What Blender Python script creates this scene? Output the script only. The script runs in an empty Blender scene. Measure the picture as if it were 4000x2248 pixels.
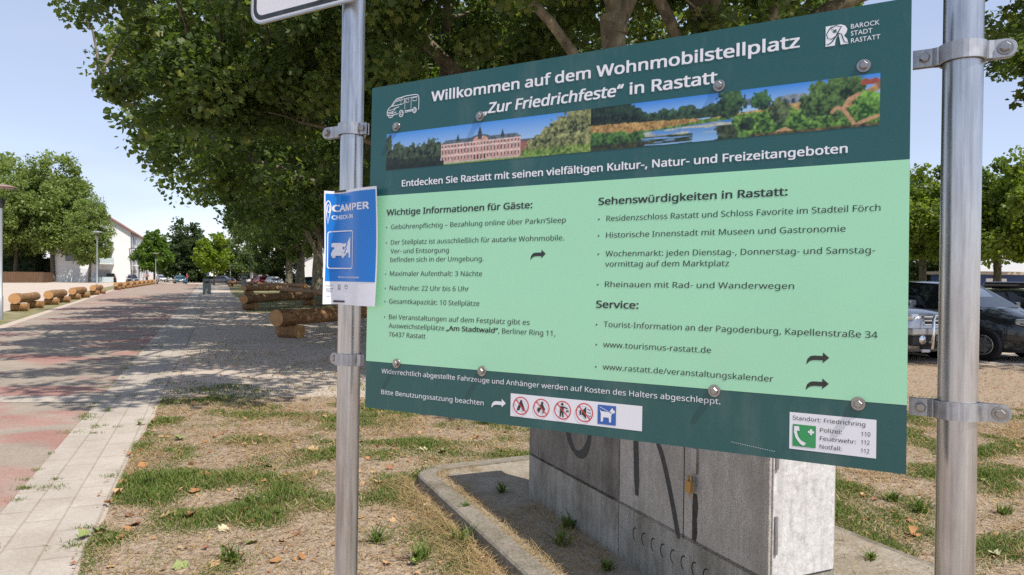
import bpy, math, random, os
import numpy as np
from mathutils import Vector, Matrix
rng = np.random.default_rng(7); random.seed(7)
SC = bpy.context.scene
COL = SC.collection
# ---------------------------------------------------------------- camera
F_PX, ROLL, HY, EYE = 2773.0, 0.0123, 1087.6, 1.65      # focal length in photo pixels, roll, horizon row, eye height
_p = math.atan((1124 - HY) / F_PX)
FW = np.array([0, math.cos(_p), -math.sin(_p)]); _U0 = np.array([0, math.sin(_p), math.cos(_p)]); _R0 = np.array([1., 0, 0])
RT = math.cos(ROLL) * _R0 + math.sin(ROLL) * _U0; UP = -math.sin(ROLL) * _R0 + math.cos(ROLL) * _U0
CAMP = np.array([0, 0, EYE])
def ray(x, y): return ((x - 2000) * RT + (1124 - y) * UP) / F_PX + FW
def G(x, y, z=0.0):                                       # photo pixel -> point at height z
    r = ray(x, y); return CAMP + r * ((z - EYE) / r[2])
def AT(x, y, Y):                                          # photo pixel -> point at depth Y
    r = ray(x, y); return CAMP + r * (Y / r[1])
cd = bpy.data.cameras.new('camera'); cam = bpy.data.objects.new('camera', cd); COL.objects.link(cam)
cd.sensor_fit = 'HORIZONTAL'; cd.sensor_width = 36; cd.lens = F_PX / 4000 * 36
cd.clip_start = 0.05; cd.clip_end = 3000
M = Matrix(((RT[0], UP[0], -FW[0], 0), (RT[1], UP[1], -FW[1], 0), (RT[2], UP[2], -FW[2], EYE), (0, 0, 0, 1)))
cam.matrix_world = M; SC.camera = cam
# ---------------------------------------------------------------- sky, sun, exposure
SUN = Vector((0.411, -0.3576, 0.838)).normalized()
W = bpy.data.worlds.new('World'); SC.world = W; W.use_nodes = True
nt = W.node_tree; bg = nt.nodes['Background']
sky = nt.nodes.new('ShaderNodeTexSky'); sky.sky_type = 'NISHITA'; sky.sun_disc = False
sky.sun_elevation = math.asin(SUN.z); sky.sun_rotation = math.atan2(SUN.x, SUN.y)
sky.air_density = .85; sky.dust_density = .55; sky.ozone_density = 1.6
bg.inputs[1].default_value = 0.128
tn = nt.nodes.new('ShaderNodeMix'); tn.data_type = 'RGBA'; tn.blend_type = 'MULTIPLY'; tn.inputs[0].default_value = 1.0; tn.inputs[7].default_value = (1.12, .945, .91, 1)   # warm white balance of the picture
nt.links.new(sky.outputs[0], tn.inputs[6]); hz = nt.nodes.new('ShaderNodeMix'); hz.data_type = 'RGBA'; hz.inputs[0].default_value = .5; hz.inputs[7].default_value = (2.6, 3.02, 3.85, 1)   # even summer haze over the whole sky
ct = nt.nodes.new('ShaderNodeTexCoord'); cm = nt.nodes.new('ShaderNodeMapping'); cm.inputs['Scale'].default_value = (1.6, 1.6, 7.0); cm.inputs['Rotation'].default_value = (.15, .1, .6); cn = nt.nodes.new('ShaderNodeTexNoise'); cn.inputs['Scale'].default_value = 2.2; cn.inputs['Detail'].default_value = 5; cr = nt.nodes.new('ShaderNodeMapRange'); cr.inputs[1].default_value = .35; cr.inputs[2].default_value = .7; cr.inputs[3].default_value = .38; cr.inputs[4].default_value = .72   # thin veils of cirrus
nt.links.new(ct.outputs['Generated'], cm.inputs[0]); nt.links.new(cm.outputs[0], cn.inputs['Vector']); nt.links.new(cn.outputs['Fac'], cr.inputs[0]); nt.links.new(cr.outputs[0], hz.inputs[0])
nt.links.new(tn.outputs[2], hz.inputs[6]); nt.links.new(hz.outputs[2], bg.inputs[0])
sl = bpy.data.lights.new('sun', 'SUN'); sl.energy = 3.15; sl.angle = math.radians(0.53); sl.color = (1, .945, .86)
so = bpy.data.objects.new('sun', sl); COL.objects.link(so); so.rotation_euler = SUN.to_track_quat('Z', 'Y').to_euler(); so.location = (20, -20, 60)
SC.view_settings.view_transform = 'Standard'; SC.view_settings.look = 'None'; SC.view_settings.exposure = 0.82; SC.view_settings.gamma = 1.0
SC.render.engine = 'CYCLES'
SC.cycles.use_denoising = False
try: SC.cycles.denoiser = 'OPENIMAGEDENOISE'; SC.cycles.denoising_prefilter = 'ACCURATE'
except Exception: pass
SC.cycles.diffuse_bounces = 6; SC.cycles.max_bounces = 10; SC.cycles.transparent_max_bounces = 8; SC.cycles.caustics_reflective = False; SC.cycles.caustics_refractive = False
# ---------------------------------------------------------------- helpers
def lin(c):
    if isinstance(c, str): c = [int(c[i:i + 2], 16) / 255 for i in (1, 3, 5)]
    return tuple(x / 12.92 if x <= .04045 else ((x + .055) / 1.055) ** 2.4 for x in c)
def tag(o, label=None, cat=None, group=None, kind=None):
    if label: o['label'] = label
    if cat: o['category'] = cat
    if group: o['group'] = group
    if kind: o['kind'] = kind
    return o
def empty(name, loc=(0, 0, 0), rz=0):
    o = bpy.data.objects.new(name, None); COL.objects.link(o); o.location = loc; o.rotation_euler = (0, 0, rz); o.empty_display_size = .2
    return o
def copy_tree(o, parent=None):
    c = o.copy(); COL.objects.link(c)
    c.parent = parent
    for ch in KIDS.get(o.name, []): copy_tree(ch, c)
    return c
KIDS = {}
def link(o, parent):
    COL.objects.link(o)
    if parent is not None:
        o.parent = parent; KIDS.setdefault(parent.name, []).append(o)
    return o
def frame(d):                                             # two axes across direction d
    d = Vector(d).normalized(); a = Vector((0, 0, 1)) if abs(d.z) < .95 else Vector((1, 0, 0))
    u = d.cross(a).normalized(); return u, d.cross(u).normalized()
class MB:
    def __init__(s, T=None): s.v = []; s.f = []; s.m = []; s.sm = []; s.T = T
    def add(s, vs, fs, mat=0, smooth=False):
        n = len(s.v)
        s.v += [s.T(*v) for v in vs] if s.T else [tuple(v) for v in vs]
        for f in fs: s.f.append([i + n for i in f]); s.m.append(mat); s.sm.append(smooth)
        return s
    def box(s, c, d, mat=0, R=None, taper=1.0):
        vs = []
        for z in (-.5, .5):
            k = taper if z > 0 else 1
            for x, y in ((-.5, -.5), (.5, -.5), (.5, .5), (-.5, .5)):
                p = Vector((x * d[0] * k, y * d[1] * k, z * d[2]))
                if R is not None: p = R @ p
                vs.append(tuple(Vector(c) + p))
        return s.add(vs, [(3, 2, 1, 0), (4, 5, 6, 7), (0, 1, 5, 4), (1, 2, 6, 5), (2, 3, 7, 6), (3, 0, 4, 7)], mat)
    def tube(s, pts, rad, n=8, mat=0, caps=True, smooth=True, capmat=None, wob=0):
        pts = [Vector(p) for p in pts]; vs = []
        if not hasattr(rad, '__len__'): rad = [rad] * len(pts)
        u = None
        for i, p in enumerate(pts):
            d = (pts[min(i + 1, len(pts) - 1)] - pts[max(i - 1, 0)])
            if u is None: u, w = frame(d)
            else:
                w = d.normalized().cross(u); w.normalize(); u = w.cross(d.normalized()).normalized()
            for k in range(n):
                a = 2 * math.pi * k / n; r = rad[i] * (1 + (wob * math.sin(a * 3 + i * .9) + wob * .7 * math.sin(a * 2 - i * 1.7) if wob else 0))
                vs.append(tuple(p + u * (r * math.cos(a)) + w * (r * math.sin(a))))
        fs = [(i * n + k, i * n + (k + 1) % n, (i + 1) * n + (k + 1) % n, (i + 1) * n + k) for i in range(len(pts) - 1) for k in range(n)]
        s.add(vs, fs, mat, smooth)
        if caps:
            cm = mat if capmat is None else capmat
            s.add(vs[:n], [tuple(range(n))[::-1]], cm); s.add(vs[-n:], [tuple(range(n))], cm)
        return s
    def prism(s, poly, z0, z1, mat=0):
        n = len(poly); vs = [(x, y, z0) for x, y in poly] + [(x, y, z1) for x, y in poly]
        return s.add(vs, [tuple(range(n))[::-1], tuple(range(n, 2 * n))] + [(i, (i + 1) % n, n + (i + 1) % n, n + i) for i in range(n)], mat)
    def poly(s, pts, z=0, mat=0): return s.add([(x, y, z) for x, y in pts], [tuple(range(len(pts)))], mat)
    def lathe(s, prof, n=16, c=(0, 0, 0), ax=(0, 0, 1), mat=0, smooth=True):
        u, w = frame(ax); d = Vector(ax).normalized(); vs = []
        for r, z in prof:
            for k in range(n):
                a = 2 * math.pi * k / n; vs.append(tuple(Vector(c) + d * z + u * (r * math.cos(a)) + w * (r * math.sin(a))))
        m = len(prof)
        fs = [(i * n + k, (i + 1) * n + k, (i + 1) * n + (k + 1) % n, i * n + (k + 1) % n) for i in range(m - 1) for k in range(n)]
        return s.add(vs, fs, mat, smooth)
    def stroke(s, pts, w, z=0, mat=0, closed=False):      # flat ribbon along a 2-D line
        P = [Vector((p[0], p[1])) for p in pts]; n = len(P); L = []; Rr = []
        for i in range(n):
            a = P[(i - 1) % n] if closed or i else P[i]; b = P[(i + 1) % n] if closed or i < n - 1 else P[i]
            d = (b - a).normalized(); q = Vector((-d.y, d.x)); ww = w[i] if hasattr(w, '__len__') else w
            L.append(P[i] + q * ww / 2); Rr.append(P[i] - q * ww / 2)
        vs = [(p.x, p.y, z) for p in L] + [(p.x, p.y, z) for p in Rr]
        return s.add(vs, [(i, n + i, n + (i + 1) % n, (i + 1) % n) for i in range(n if closed else n - 1)], mat)
    def ellipse(s, c, rx, ry, z=0, mat=0, n=28): return s.poly([(c[0] + rx * math.cos(2 * math.pi * k / n), c[1] + ry * math.sin(2 * math.pi * k / n)) for k in range(n)], z, mat)
    def ring(s, c, rx, ry, w, z=0, mat=0, n=36): return s.stroke([(c[0] + rx * math.cos(2 * math.pi * k / n), c[1] + ry * math.sin(2 * math.pi * k / n)) for k in range(n)], w, z, mat, True)
    def build(s, name, mats, parent=None, bevel=0, sub=0, weld=False):
        me = bpy.data.meshes.new(name); me.from_pydata(s.v, [], s.f)
        if not isinstance(mats, (list, tuple)): mats = [mats]
        for m in mats: me.materials.append(m)
        me.polygons.foreach_set('material_index', s.m); me.polygons.foreach_set('use_smooth', s.sm); me.update()
        o = bpy.data.objects.new(name, me); link(o, parent)
        if bevel: b = o.modifiers.new('bevel', 'BEVEL'); b.width = bevel; b.segments = 2; b.limit_method = 'ANGLE'; b.angle_limit = .7
        if sub: b = o.modifiers.new('sub', 'SUBSURF'); b.levels = b.render_levels = sub
        return o
def npmesh(name, V, Fc, mat, parent=None, col=None, vcol=None, smooth=False):
    V = np.asarray(V, np.float32); Fc = np.asarray(Fc, np.int32); k = Fc.shape[1]
    me = bpy.data.meshes.new(name); me.vertices.add(len(V)); me.vertices.foreach_set('co', V.ravel())
    me.loops.add(Fc.size); me.loops.foreach_set('vertex_index', Fc.ravel()); me.polygons.add(len(Fc))
    me.polygons.foreach_set('loop_start', np.arange(0, Fc.size, k, dtype=np.int32))
    if smooth: me.polygons.foreach_set('use_smooth', np.ones(len(Fc), bool))
    if col is not None:
        a = me.attributes.new('Col', 'FLOAT_COLOR', 'FACE'); a.data.foreach_set('color', np.c_[col, np.ones(len(col))].astype(np.float32).ravel())
    if vcol is not None:
        a = me.attributes.new('Col', 'FLOAT_COLOR', 'POINT'); a.data.foreach_set('color', np.c_[vcol, np.ones(len(vcol))].astype(np.float32).ravel())
    me.update(calc_edges=True); me.materials.append(mat)
    o = bpy.data.objects.new(name, me); return link(o, parent)
_h = rng.random((8, 512, 512))
def vnoise(x, y, k=0):                                    # smooth value noise, 0..1
    x = np.asarray(x, float); y = np.asarray(y, float); i = np.floor(x).astype(int); j = np.floor(y).astype(int); u = x - i; v = y - j
    u = u * u * (3 - 2 * u); v = v * v * (3 - 2 * v); h = _h[k % 8]; g = lambda a, b: h[a % 512, b % 512]
    return (g(i, j) * (1 - u) + g(i + 1, j) * u) * (1 - v) + (g(i, j + 1) * (1 - u) + g(i + 1, j + 1) * u) * v
def fbm(x, y, k=0, o=3):
    t = 0; a = .5; n = 0
    for q in range(o): t = t + a * vnoise(x * 2 ** q + q * 17.3, y * 2 ** q - q * 9.1, k + q); n += a; a *= .5
    return t / n
# ---------------------------------------------------------------- materials
MATS = {}
class NB:
    def __init__(s, name):
        s.m = bpy.data.materials.new(name); s.m.use_nodes = True; s.t = s.m.node_tree; s.b = s.t.nodes['Principled BSDF']; s.out = s.t.nodes['Material Output']
    def n(s, typ, **kw):
        x = s.t.nodes.new('ShaderNode' + typ)
        for k, v in kw.items():
            if k.startswith('i_'): x.inputs[int(k[2:]) if k[2:].isdigit() else k[2:]].default_value = v
            else: setattr(x, k, v)
        return x
    def l(s, a, b): s.t.links.new(a, b)
    def co(s, scale=(1, 1, 1), space='Object', rot=(0, 0, 0)):
        tc = s.n('TexCoord'); mp = s.n('Mapping'); mp.inputs['Scale'].default_value = scale; mp.inputs['Rotation'].default_value = rot; s.l(tc.outputs[space], mp.inputs[0]); return mp.outputs[0]
    def pos(s, scale=(1, 1, 1), rotz=0):
        g = s.n('NewGeometry'); mp = s.n('Mapping'); mp.inputs['Scale'].default_value = scale; mp.inputs['Rotation'].default_value = (0, 0, rotz); s.l(g.outputs['Position'], mp.inputs[0]); return mp.outputs[0]
    def noise(s, co, sc=5, det=4, rough=.55, dist=0):
        x = s.n('TexNoise'); x.inputs['Scale'].default_value = sc; x.inputs['Detail'].default_value = det; x.inputs['Roughness'].default_value = rough; x.inputs['Distortion'].default_value = dist
        if co is not None: s.l(co, x.inputs['Vector'])
        return x.outputs['Fac']
    def ramp(s, fac, stops, interp='LINEAR'):
        r = s.n('ValToRGB'); e = r.color_ramp; e.interpolation = interp
        while len(e.elements) < len(stops): e.elements.new(.5)
        for el, (p, c) in zip(e.elements, stops):
            el.position = p
            if not hasattr(c, '__len__') or isinstance(c, str): c = (c, c, c) if not isinstance(c, str) else lin(c)
            el.color = (*c[:3], 1)
        s.l(fac, r.inputs[0]); return r.outputs[0]
    def mix(s, fac, a, b, typ='MIX'):
        x = s.n('Mix', data_type='RGBA', blend_type=typ)
        for i, v in ((0, fac), (6, a), (7, b)):
            if hasattr(v, 'is_linked'): s.l(v, x.inputs[i])
            elif i == 0: x.inputs[0].default_value = v
            else: x.inputs[i].default_value = (*(lin(v) if isinstance(v, str) else v)[:3], 1)
        return x.outputs[2]
    def math(s, op, a, b=0.0):
        x = s.n('Math', operation=op)
        for i, v in enumerate((a, b)):
            if hasattr(v, 'is_linked'): s.l(v, x.inputs[i])
            else: x.inputs[i].default_value = v
        return x.outputs[0]
    def base(s, v):
        if hasattr(v, 'is_linked'): s.l(v, s.b.inputs['Base Color'])
        else: s.b.inputs['Base Color'].default_value = (*(lin(v) if isinstance(v, str) else v)[:3], 1)
        return s
    def set(s, **kw):
        for k, v in kw.items():
            i = s.b.inputs[{'rough': 'Roughness', 'metal': 'Metallic', 'spec': 'Specular IOR Level', 'coat': 'Coat Weight', 'coatr': 'Coat Roughness', 'trans': 'Transmission Weight', 'alpha': 'Alpha'}[k]]
            if hasattr(v, 'is_linked'): s.l(v, i)
            else: i.default_value = v
        return s
    def bump(s, h, st=.3, dist=.01):
        b = s.n('Bump'); b.inputs['Strength'].default_value = st; b.inputs['Distance'].default_value = dist; s.l(h, b.inputs['Height']); s.l(b.outputs[0], s.b.inputs['Normal']); return s
def plain(name, c, rough=.5, metal=0, spec=.5, var=.06, sc=30, **kw):      # paint/plastic with faint tonal variation
    b = NB(name); f = b.noise(b.co(), sc, 3); c = lin(c) if isinstance(c, str) else c
    b.base(b.ramp(f, [(.3, [x * (1 - var) for x in c]), (.7, [min(1, x * (1 + var)) for x in c])])).set(rough=rough, metal=metal, spec=spec, **kw); return b.m
def m_galv(name, bright=.62, rough=.3, stretch=.12, spec_scale=60):
    b = NB(name); c = b.co((1, 1, stretch)); f = b.noise(c, spec_scale, 6, .7); g = b.noise(b.co((1, 1, .5)), 9, 4, .6); h = b.noise(b.co((1, 1, .03)), 150, 3)
    k = b.mix(.5, b.ramp(f, [(.35, bright * .62), (.52, bright * .9), (.66, bright * 1.22)]), b.ramp(g, [(.35, bright * .7), (.65, bright * 1.12)]))
    k = b.mix(.25, k, b.ramp(h, [(.4, bright * .5), (.6, bright * 1.2)]))
    b.base(b.mix(1.0, k, (.97, .985, 1.0), 'MULTIPLY')).set(metal=.92, rough=b.ramp(g, [(.3, rough * .75), (.7, rough * 1.5)])).bump(f, .08, .002); return b.m
GALV = m_galv('galvanised_steel', .58, .25); GALV2 = m_galv('galvanised_strap', .52, .42, 1, 40)
BOLT = plain('zinc_bolt', '#9d9a96', .32, .9, .5, .15, 80)
def m_print(name, c, rough=.22, spec=.5, var=.035):
    b = NB(name); f = b.noise(b.co(), 3, 3); g = b.noise(b.co(), 700, 1); c = lin(c) if isinstance(c, str) else c
    k = b.ramp(f, [(.3, [x * (1 - var) for x in c]), (.7, [x * (1 + var) for x in c])]); d = b.noise(b.co((1, 1, .25)), 9, 6, .7); k = b.mix(b.ramp(d, [(.52, 0.0), (.75, .10)]), k, (.5, .5, .46)); b.base(b.mix(.025, k, b.ramp(g, [(.45, .0), (.55, .5)]))).set(rough=b.ramp(f, [(.3, rough), (.7, rough * 1.3)]), spec=spec); return b.m
DKGREEN = m_print('dark_green_print', (.011, .090, .089)); LTGREEN = m_print('light_green_print', (.37, .745, .48))
WHITEP = m_print('white_print', (.80, .81, .84)); BLACKP = m_print('black_print', (.018, .024, .02)); REDP = m_print('red_print', (.62, .035, .05)); BLUEP = m_print('blue_print', (.02, .11, .42)); SAFEG = m_print('safety_green_print', (.012, .30, .085))
ALU = plain('aluminium_edge', '#b9bcbc', .4, .8)
def m_attr(name, rough=.5, spec=.3, trans=0.0, attr='Col', tint=(1, 1, 1), boost=(1.5, 1.6, .7)):
    b = NB(name); a = b.n('Attribute', attribute_name=attr); b.base(a.outputs['Color']).set(rough=rough, spec=spec)
    if trans:
        t = b.n('BsdfTranslucent'); b.l(b.mix(1.0, a.outputs['Color'], boost, 'MULTIPLY'), t.inputs[0]); x = b.n('MixShader'); x.inputs[0].default_value = trans
        b.l(b.b.outputs[0], x.inputs[1]); b.l(t.outputs[0], x.inputs[2]); b.l(x.outputs[0], b.out.inputs[0])
    return b.m
LEAF = m_attr('plane_leaves', .5, .3, .42); GRASSM = m_attr('grass_blades', .6, .2, .3, boost=(1.3, 1.35, .7)); PICM = m_attr('printed_photo', .24, .5)
DRYLEAF = m_attr('dry_leaves', .7, .2, .2, boost=(1.2, 1.0, .7))
def m_bark():
    b = NB('plane_bark'); c = b.co(); v = b.n('TexVoronoi', i_Scale=7.0); b.l(b.mix(.12, c, b.n('TexNoise', i_Scale=6.0).outputs['Color']), v.inputs[0]); f = b.noise(b.co((1, 1, .45)), 5, 6, .65)
    k = b.ramp(f, [(.32, (.055, .045, .03)), (.46, (.115, .10, .07)), (.56, (.17, .15, .10)), (.64, (.30, .26, .17)), (.72, (.42, .36, .23))]); k2 = b.mix(.35, k, b.ramp(v.outputs['Color'], [(.2, (.07, .065, .045)), (.8, (.24, .22, .15))]))
    b.base(k2).set(rough=.85, spec=.2).bump(f, .5, .03); return b.m
BARK = m_bark()
def m_bark2():
    b = NB('grey_bark'); f = b.noise(b.co((1, 1, .2)), 14, 6, .7); b.base(b.ramp(f, [(.3, (.05, .042, .033)), (.7, (.20, .175, .14))])).set(rough=.9, spec=.1).bump(f, .6, .03); return b.m
BARK2 = m_bark2()
def m_log():
    b = NB('peeled_log'); c = b.co((.35, 1, 1)); f = b.noise(c, 9, 6, .65); g = b.noise(b.co((.12, 1, 1)), 26, 4, .6); h = b.noise(b.co(), 3, 2)
    k = b.ramp(f, [(.3, (.16, .075, .03)), (.45, (.30, .155, .065)), (.58, (.46, .26, .115)), (.72, (.58, .36, .18))]); k = b.mix(.35, k, b.ramp(g, [(.35, (.12, .055, .024)), (.65, (.5, .29, .13))])); k = b.mix(b.ramp(h, [(.45, 0.0), (.62, .5)]), k, (.16, .085, .04))
    oi = b.n('ObjectInfo'); k = b.mix(b.math('MULTIPLY', oi.outputs['Random'], .45), k, (.17, .115, .07)); cr = b.noise(b.co((.05, 1, 1)), 55, 3, .8); k = b.mix(b.ramp(cr, [(.60, 0.0), (.68, .8)]), k, (.05, .028, .015))
    b.base(k).set(rough=.75, spec=.2).bump(g, .6, .02); return b.m
LOG = m_log()
def m_end():
    b = NB('log_end_grain'); c = b.co(); w = b.n('TexWave', wave_type='RINGS', rings_direction='X'); w.inputs['Scale'].default_value = 22; w.inputs['Distortion'].default_value = 1.5; b.l(c, w.inputs[0]); f = b.noise(c, 6, 4)
    b.base(b.mix(.5, b.ramp(w.outputs['Fac'], [(0, (.36, .18, .07)), (1, (.55, .31, .14))]), b.ramp(f, [(.3, (.33, .16, .06)), (.7, (.6, .36, .17))]))).set(rough=.8, spec=.15); return b.m
LOGEND = m_end()
GLASS = NB('car_glass').base((.012, .016, .02)).set(rough=.03, spec=.7).m
TYRE = plain('tyre_rubber', (.015, .015, .016), .85, 0, .2); RIM = plain('alloy_rim', '#a9adb0', .3, .85); CHROME = NB('chrome').base((.75, .76, .78)).set(metal=1, rough=.08).m
BLKPL = plain('black_plastic', (.016, .017, .018), .55); LAMPC = NB('headlamp_glass').base((.55, .58, .6)).set(rough=.06, metal=.5, spec=.8).m; REDL = plain('tail_lamp_red', (.35, .012, .015), .15)
def paint(name, c, metal=.4): 
    b = NB(name); b.base(c).set(metal=metal, rough=.32, coat=1.0, coatr=.04); return b.m
# ---------------------------------------------------------------- ground
def m_ground():
    b = NB('sandy_ground'); p = b.pos(); f = b.noise(p, .35, 5, .6); g = b.noise(p, 6, 6, .7); h = b.noise(p, 45, 4, .7); q = b.noise(p, 160, 2)
    k = b.ramp(f, [(.3, (.50, .375, .27)), (.5, (.64, .50, .37)), (.7, (.72, .59, .46))]); k = b.mix(.5, k, b.ramp(g, [(.32, (.30, .225, .155)), (.66, (.74, .60, .47))])); k = b.mix(.35, k, b.ramp(h, [(.35, (.17, .135, .105)), (.65, (.6, .52, .45))])); k = b.mix(.25, k, b.ramp(q, [(.35, .12), (.65, .62)]))
    b.base(k).set(rough=.95, spec=.1).bump(h, .5, .02); return b.m
gx = MB(); gx.poly([(1500 * math.cos(a * math.pi / 24), 1500 * math.sin(a * math.pi / 24)) for a in range(48)])
tag(gx.build('ground', m_ground()), 'dry sandy ground of the open lot around the road', 'ground', kind='structure')
ROAD_A = math.atan2(-.4285, 1)                             # road heading (from +Y towards -X)
RD = Vector((math.sin(ROAD_A), math.cos(ROAD_A), 0)); RR = Vector((RD.y, -RD.x, 0))
def m_road():
    b = NB('road_pavers'); p = b.pos(rotz=ROAD_A); br = b.n('TexBrick', i_Scale=1.0); br.inputs['Brick Width'].default_value = .2; br.inputs['Row Height'].default_value = .1; br.inputs['Mortar Size'].default_value = .006; br.inputs['Color1'].default_value = (.9, .9, .9, 1); br.inputs['Color2'].default_value = (.68, .68, .68, 1); br.inputs['Mortar'].default_value = (.3, .3, .3, 1); b.l(p, br.inputs[0])
    f = b.noise(b.pos((.5, 1.0, 1), rotz=ROAD_A), .8, 4, .55, .6); g = b.noise(b.pos(), 40, 5, .75); h = b.noise(b.pos(), 1.2, 4)
    k = b.mix(b.ramp(f, [(.505, 0.0), (.58, .95)]), b.ramp(h, [(.3, (.275, .23, .185)), (.7, (.365, .31, .25))]), b.ramp(h, [(.3, (.31, .165, .135)), (.7, (.38, .215, .18))]))
    k = b.mix(.16, k, br.outputs['Color'], 'MULTIPLY'); k = b.mix(.22, k, b.ramp(g, [(.35, .1), (.6, .75)]), 'OVERLAY'); b.base(k).set(rough=.9, spec=.2).bump(br.outputs['Fac'], .25, .004); return b.m
def lx(y): return -4.6 - .495 * y if y > 9 else -5.4 - .4285 * y - .15
def rx(y): return -1.40 - .4285 * y
def gxr(y): return -.80 - .410 * y
ys = [-6, 0, 4, 9, 14, 20, 30, 45, 60, 80, 100, 122]
tag(MB().add([(lx(y), y, .004) for y in ys] + [(rx(y), y, .004) for y in ys], [(i, len(ys) + i, len(ys) + i + 1, i + 1) for i in range(len(ys) - 1)]).build('road', m_road()), 'grey and red paved road running into the distance', 'road', kind='structure')
def m_pav(name, w=.5, hgt=.22, c0=(.385, .34, .29), c1=(.44, .39, .335), mort=.008):
    b = NB(name); p = b.pos(rotz=ROAD_A + math.pi / 2); br = b.n('TexBrick', i_Scale=1.0); br.inputs['Brick Width'].default_value = w; br.inputs['Row Height'].default_value = hgt; br.inputs['Mortar Size'].default_value = mort; br.inputs['Mortar Smooth'].default_value = .2; br.inputs['Color1'].default_value = (*c0, 1); br.inputs['Color2'].default_value = (*c1, 1); br.inputs['Mortar'].default_value = (.235, .19, .14, 1)
    b.l(b.mix(.006, p, b.n('TexNoise', i_Scale=3.0).outputs['Color'], 'ADD'), br.inputs[0]); g = b.noise(b.pos(), 55, 5, .75); h = b.noise(b.pos(), 2.0, 5, .6)
    k = b.mix(.5, br.outputs['Color'], b.ramp(h, [(.3, (.30, .255, .205)), (.7, (.49, .44, .38))])); k = b.mix(.2, k, b.ramp(g, [(.35, .15), (.65, .8)]), 'OVERLAY'); b.base(k).set(rough=.92, spec=.15).bump(br.outputs['Fac'], -.35, .006); return b.m
PAV = m_pav('gutter_pavers')
tag(MB().add([(rx(y), y, .009) for y in ys] + [(gxr(y), y, .009) for y in ys], [(i, len(ys) + i, len(ys) + i + 1, i + 1) for i in range(len(ys) - 1)]).build('pavement', PAV), 'pale strip of long concrete pavers beside the road', 'pavement', kind='structure')
bd = MB()
for y0 in (8.75,):
    bd.add([(lx(y0) , y0 + .0, .008), (rx(y0), y0 + .25, .008), (rx(y0 + .5), y0 + .75, .008), (lx(y0 + .5), y0 + .5, .008)], [(0, 1, 2, 3)])
tag(bd.build('paver_band', m_pav('band_pavers', .3, .2)), 'pale row of pavers crossing the road', 'road band', kind='structure')
# ---- lawn soil (irregular sheet) and side strips
def m_soil():
    b = NB('lawn_soil'); p = b.pos(); f = b.noise(p, 1.3, 5, .6); g = b.noise(p, 14, 6, .7); h = b.noise(p, 90, 4, .75); d = b.noise(b.pos((1, .6, 1)), 38, 4, .7)
    k = b.ramp(f, [(.3, (.24, .155, .10)), (.5, (.33, .225, .15)), (.7, (.42, .305, .215))]); k = b.mix(.5, k, b.ramp(g, [(.3, (.14, .095, .062)), (.52, (.26, .19, .125)), (.7, (.40, .315, .205))])); k = b.mix(.4, k, b.ramp(d, [(.36, (.11, .072, .045)), (.5, (.33, .225, .14)), (.64, (.62, .47, .29))])); k = b.mix(.25, k, b.ramp(h, [(.35, .06), (.65, .5)]))
    pe = b.n('TexVoronoi', i_Scale=70.0); b.l(p, pe.inputs[0]); k = b.mix(.28, k, b.ramp(pe.outputs['Color'], [(.15, (.10, .065, .04)), (.5, (.34, .235, .155)), (.85, (.66, .54, .40))]), 'MIX')
    b.base(k).set(rough=.97, spec=.08).bump(d, .8, .02); return b.m
SOIL = m_soil()
lft = [(gxr(y) - .05 + .11 * float(vnoise(y * 2.1, 3.3, 1)), y) for y in np.arange(-1.5, 9.3, .2)]
far = [(gxr(9.2) + .3 + t * .5, 9.0 + .9 * float(vnoise(t * .8, 7.7, 2)) + .05 * t) for t in np.arange(0, 36, .5)]
lw = MB(); pts = [(2, -1.5)] + [(14, -1.5), (16, 8)] + far[::-1] + lft[::-1]
lw.poly(pts, .011); lo = lw.build('lawn_soil', SOIL); tag(lo, 'bare brown soil of the worn lawn around the sign', 'soil', kind='structure')
# ---- green verge strip under left logs and grass by the right logs
def m_verge():
    b = NB('worn_verge'); p = b.pos(); f = b.noise(p, 1.6, 5, .6); g = b.noise(p, 20, 5, .75); k = b.ramp(f, [(.38, (.36, .29, .23)), (.5, (.20, .20, .085)), (.65, (.12, .16, .05))]); k = b.mix(.4, k, b.ramp(g, [(.35, (.05, .06, .02)), (.65, (.4, .33, .2))])); b.base(k).set(rough=.97, spec=.08).bump(g, .7, .03); return b.m
VERGE = m_verge()
vs = MB(); yy = [12, 18, 24, 30, 40, 55, 70, 90, 110]
vs.add([(lx(y) - 1.7 - .5 * float(vnoise(y * .7, 1.1, 3)), y, .005) for y in yy] + [(lx(y) - .35, y, .005) for y in yy], [(i, len(yy) + i, len(yy) + i + 1, i + 1) for i in range(len(yy) - 1)])
tag(vs.build('left_verge', VERGE), 'worn grass strip under the left row of logs', 'grass verge', kind='structure')
vs = MB(); yy = [31, 34, 38, 46, 55, 70, 90, 118]
vs.add([(gxr(y) + 1.4 + .9 * float(vnoise(y * .3, 1.1, 3)), y, .005) for y in yy] + [(gxr(y) + 40, y, .005) for y in yy], [(i, len(yy) + i, len(yy) + i + 1, i + 1) for i in range(len(yy) - 1)])
tag(vs.build('right_verge', VERGE), 'shaded worn grass behind the nearest log', 'grass verge', kind='structure')
lw = MB(); e0 = [(2.5 + t * .5, 8.6 + .5 * float(vnoise(t * .7, 2.2, 5))) for t in range(44)]; e1 = [(2.5 + t * .5, 13.6 + 1.6 * float(vnoise(t * .6, 5.5, 6))) for t in range(44)]
lw.poly(e0 + e1[::-1], .008); tag(lw.build('parking_soil', SOIL), 'dappled bare soil between lawn and parked cars', 'soil', kind='structure')
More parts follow.
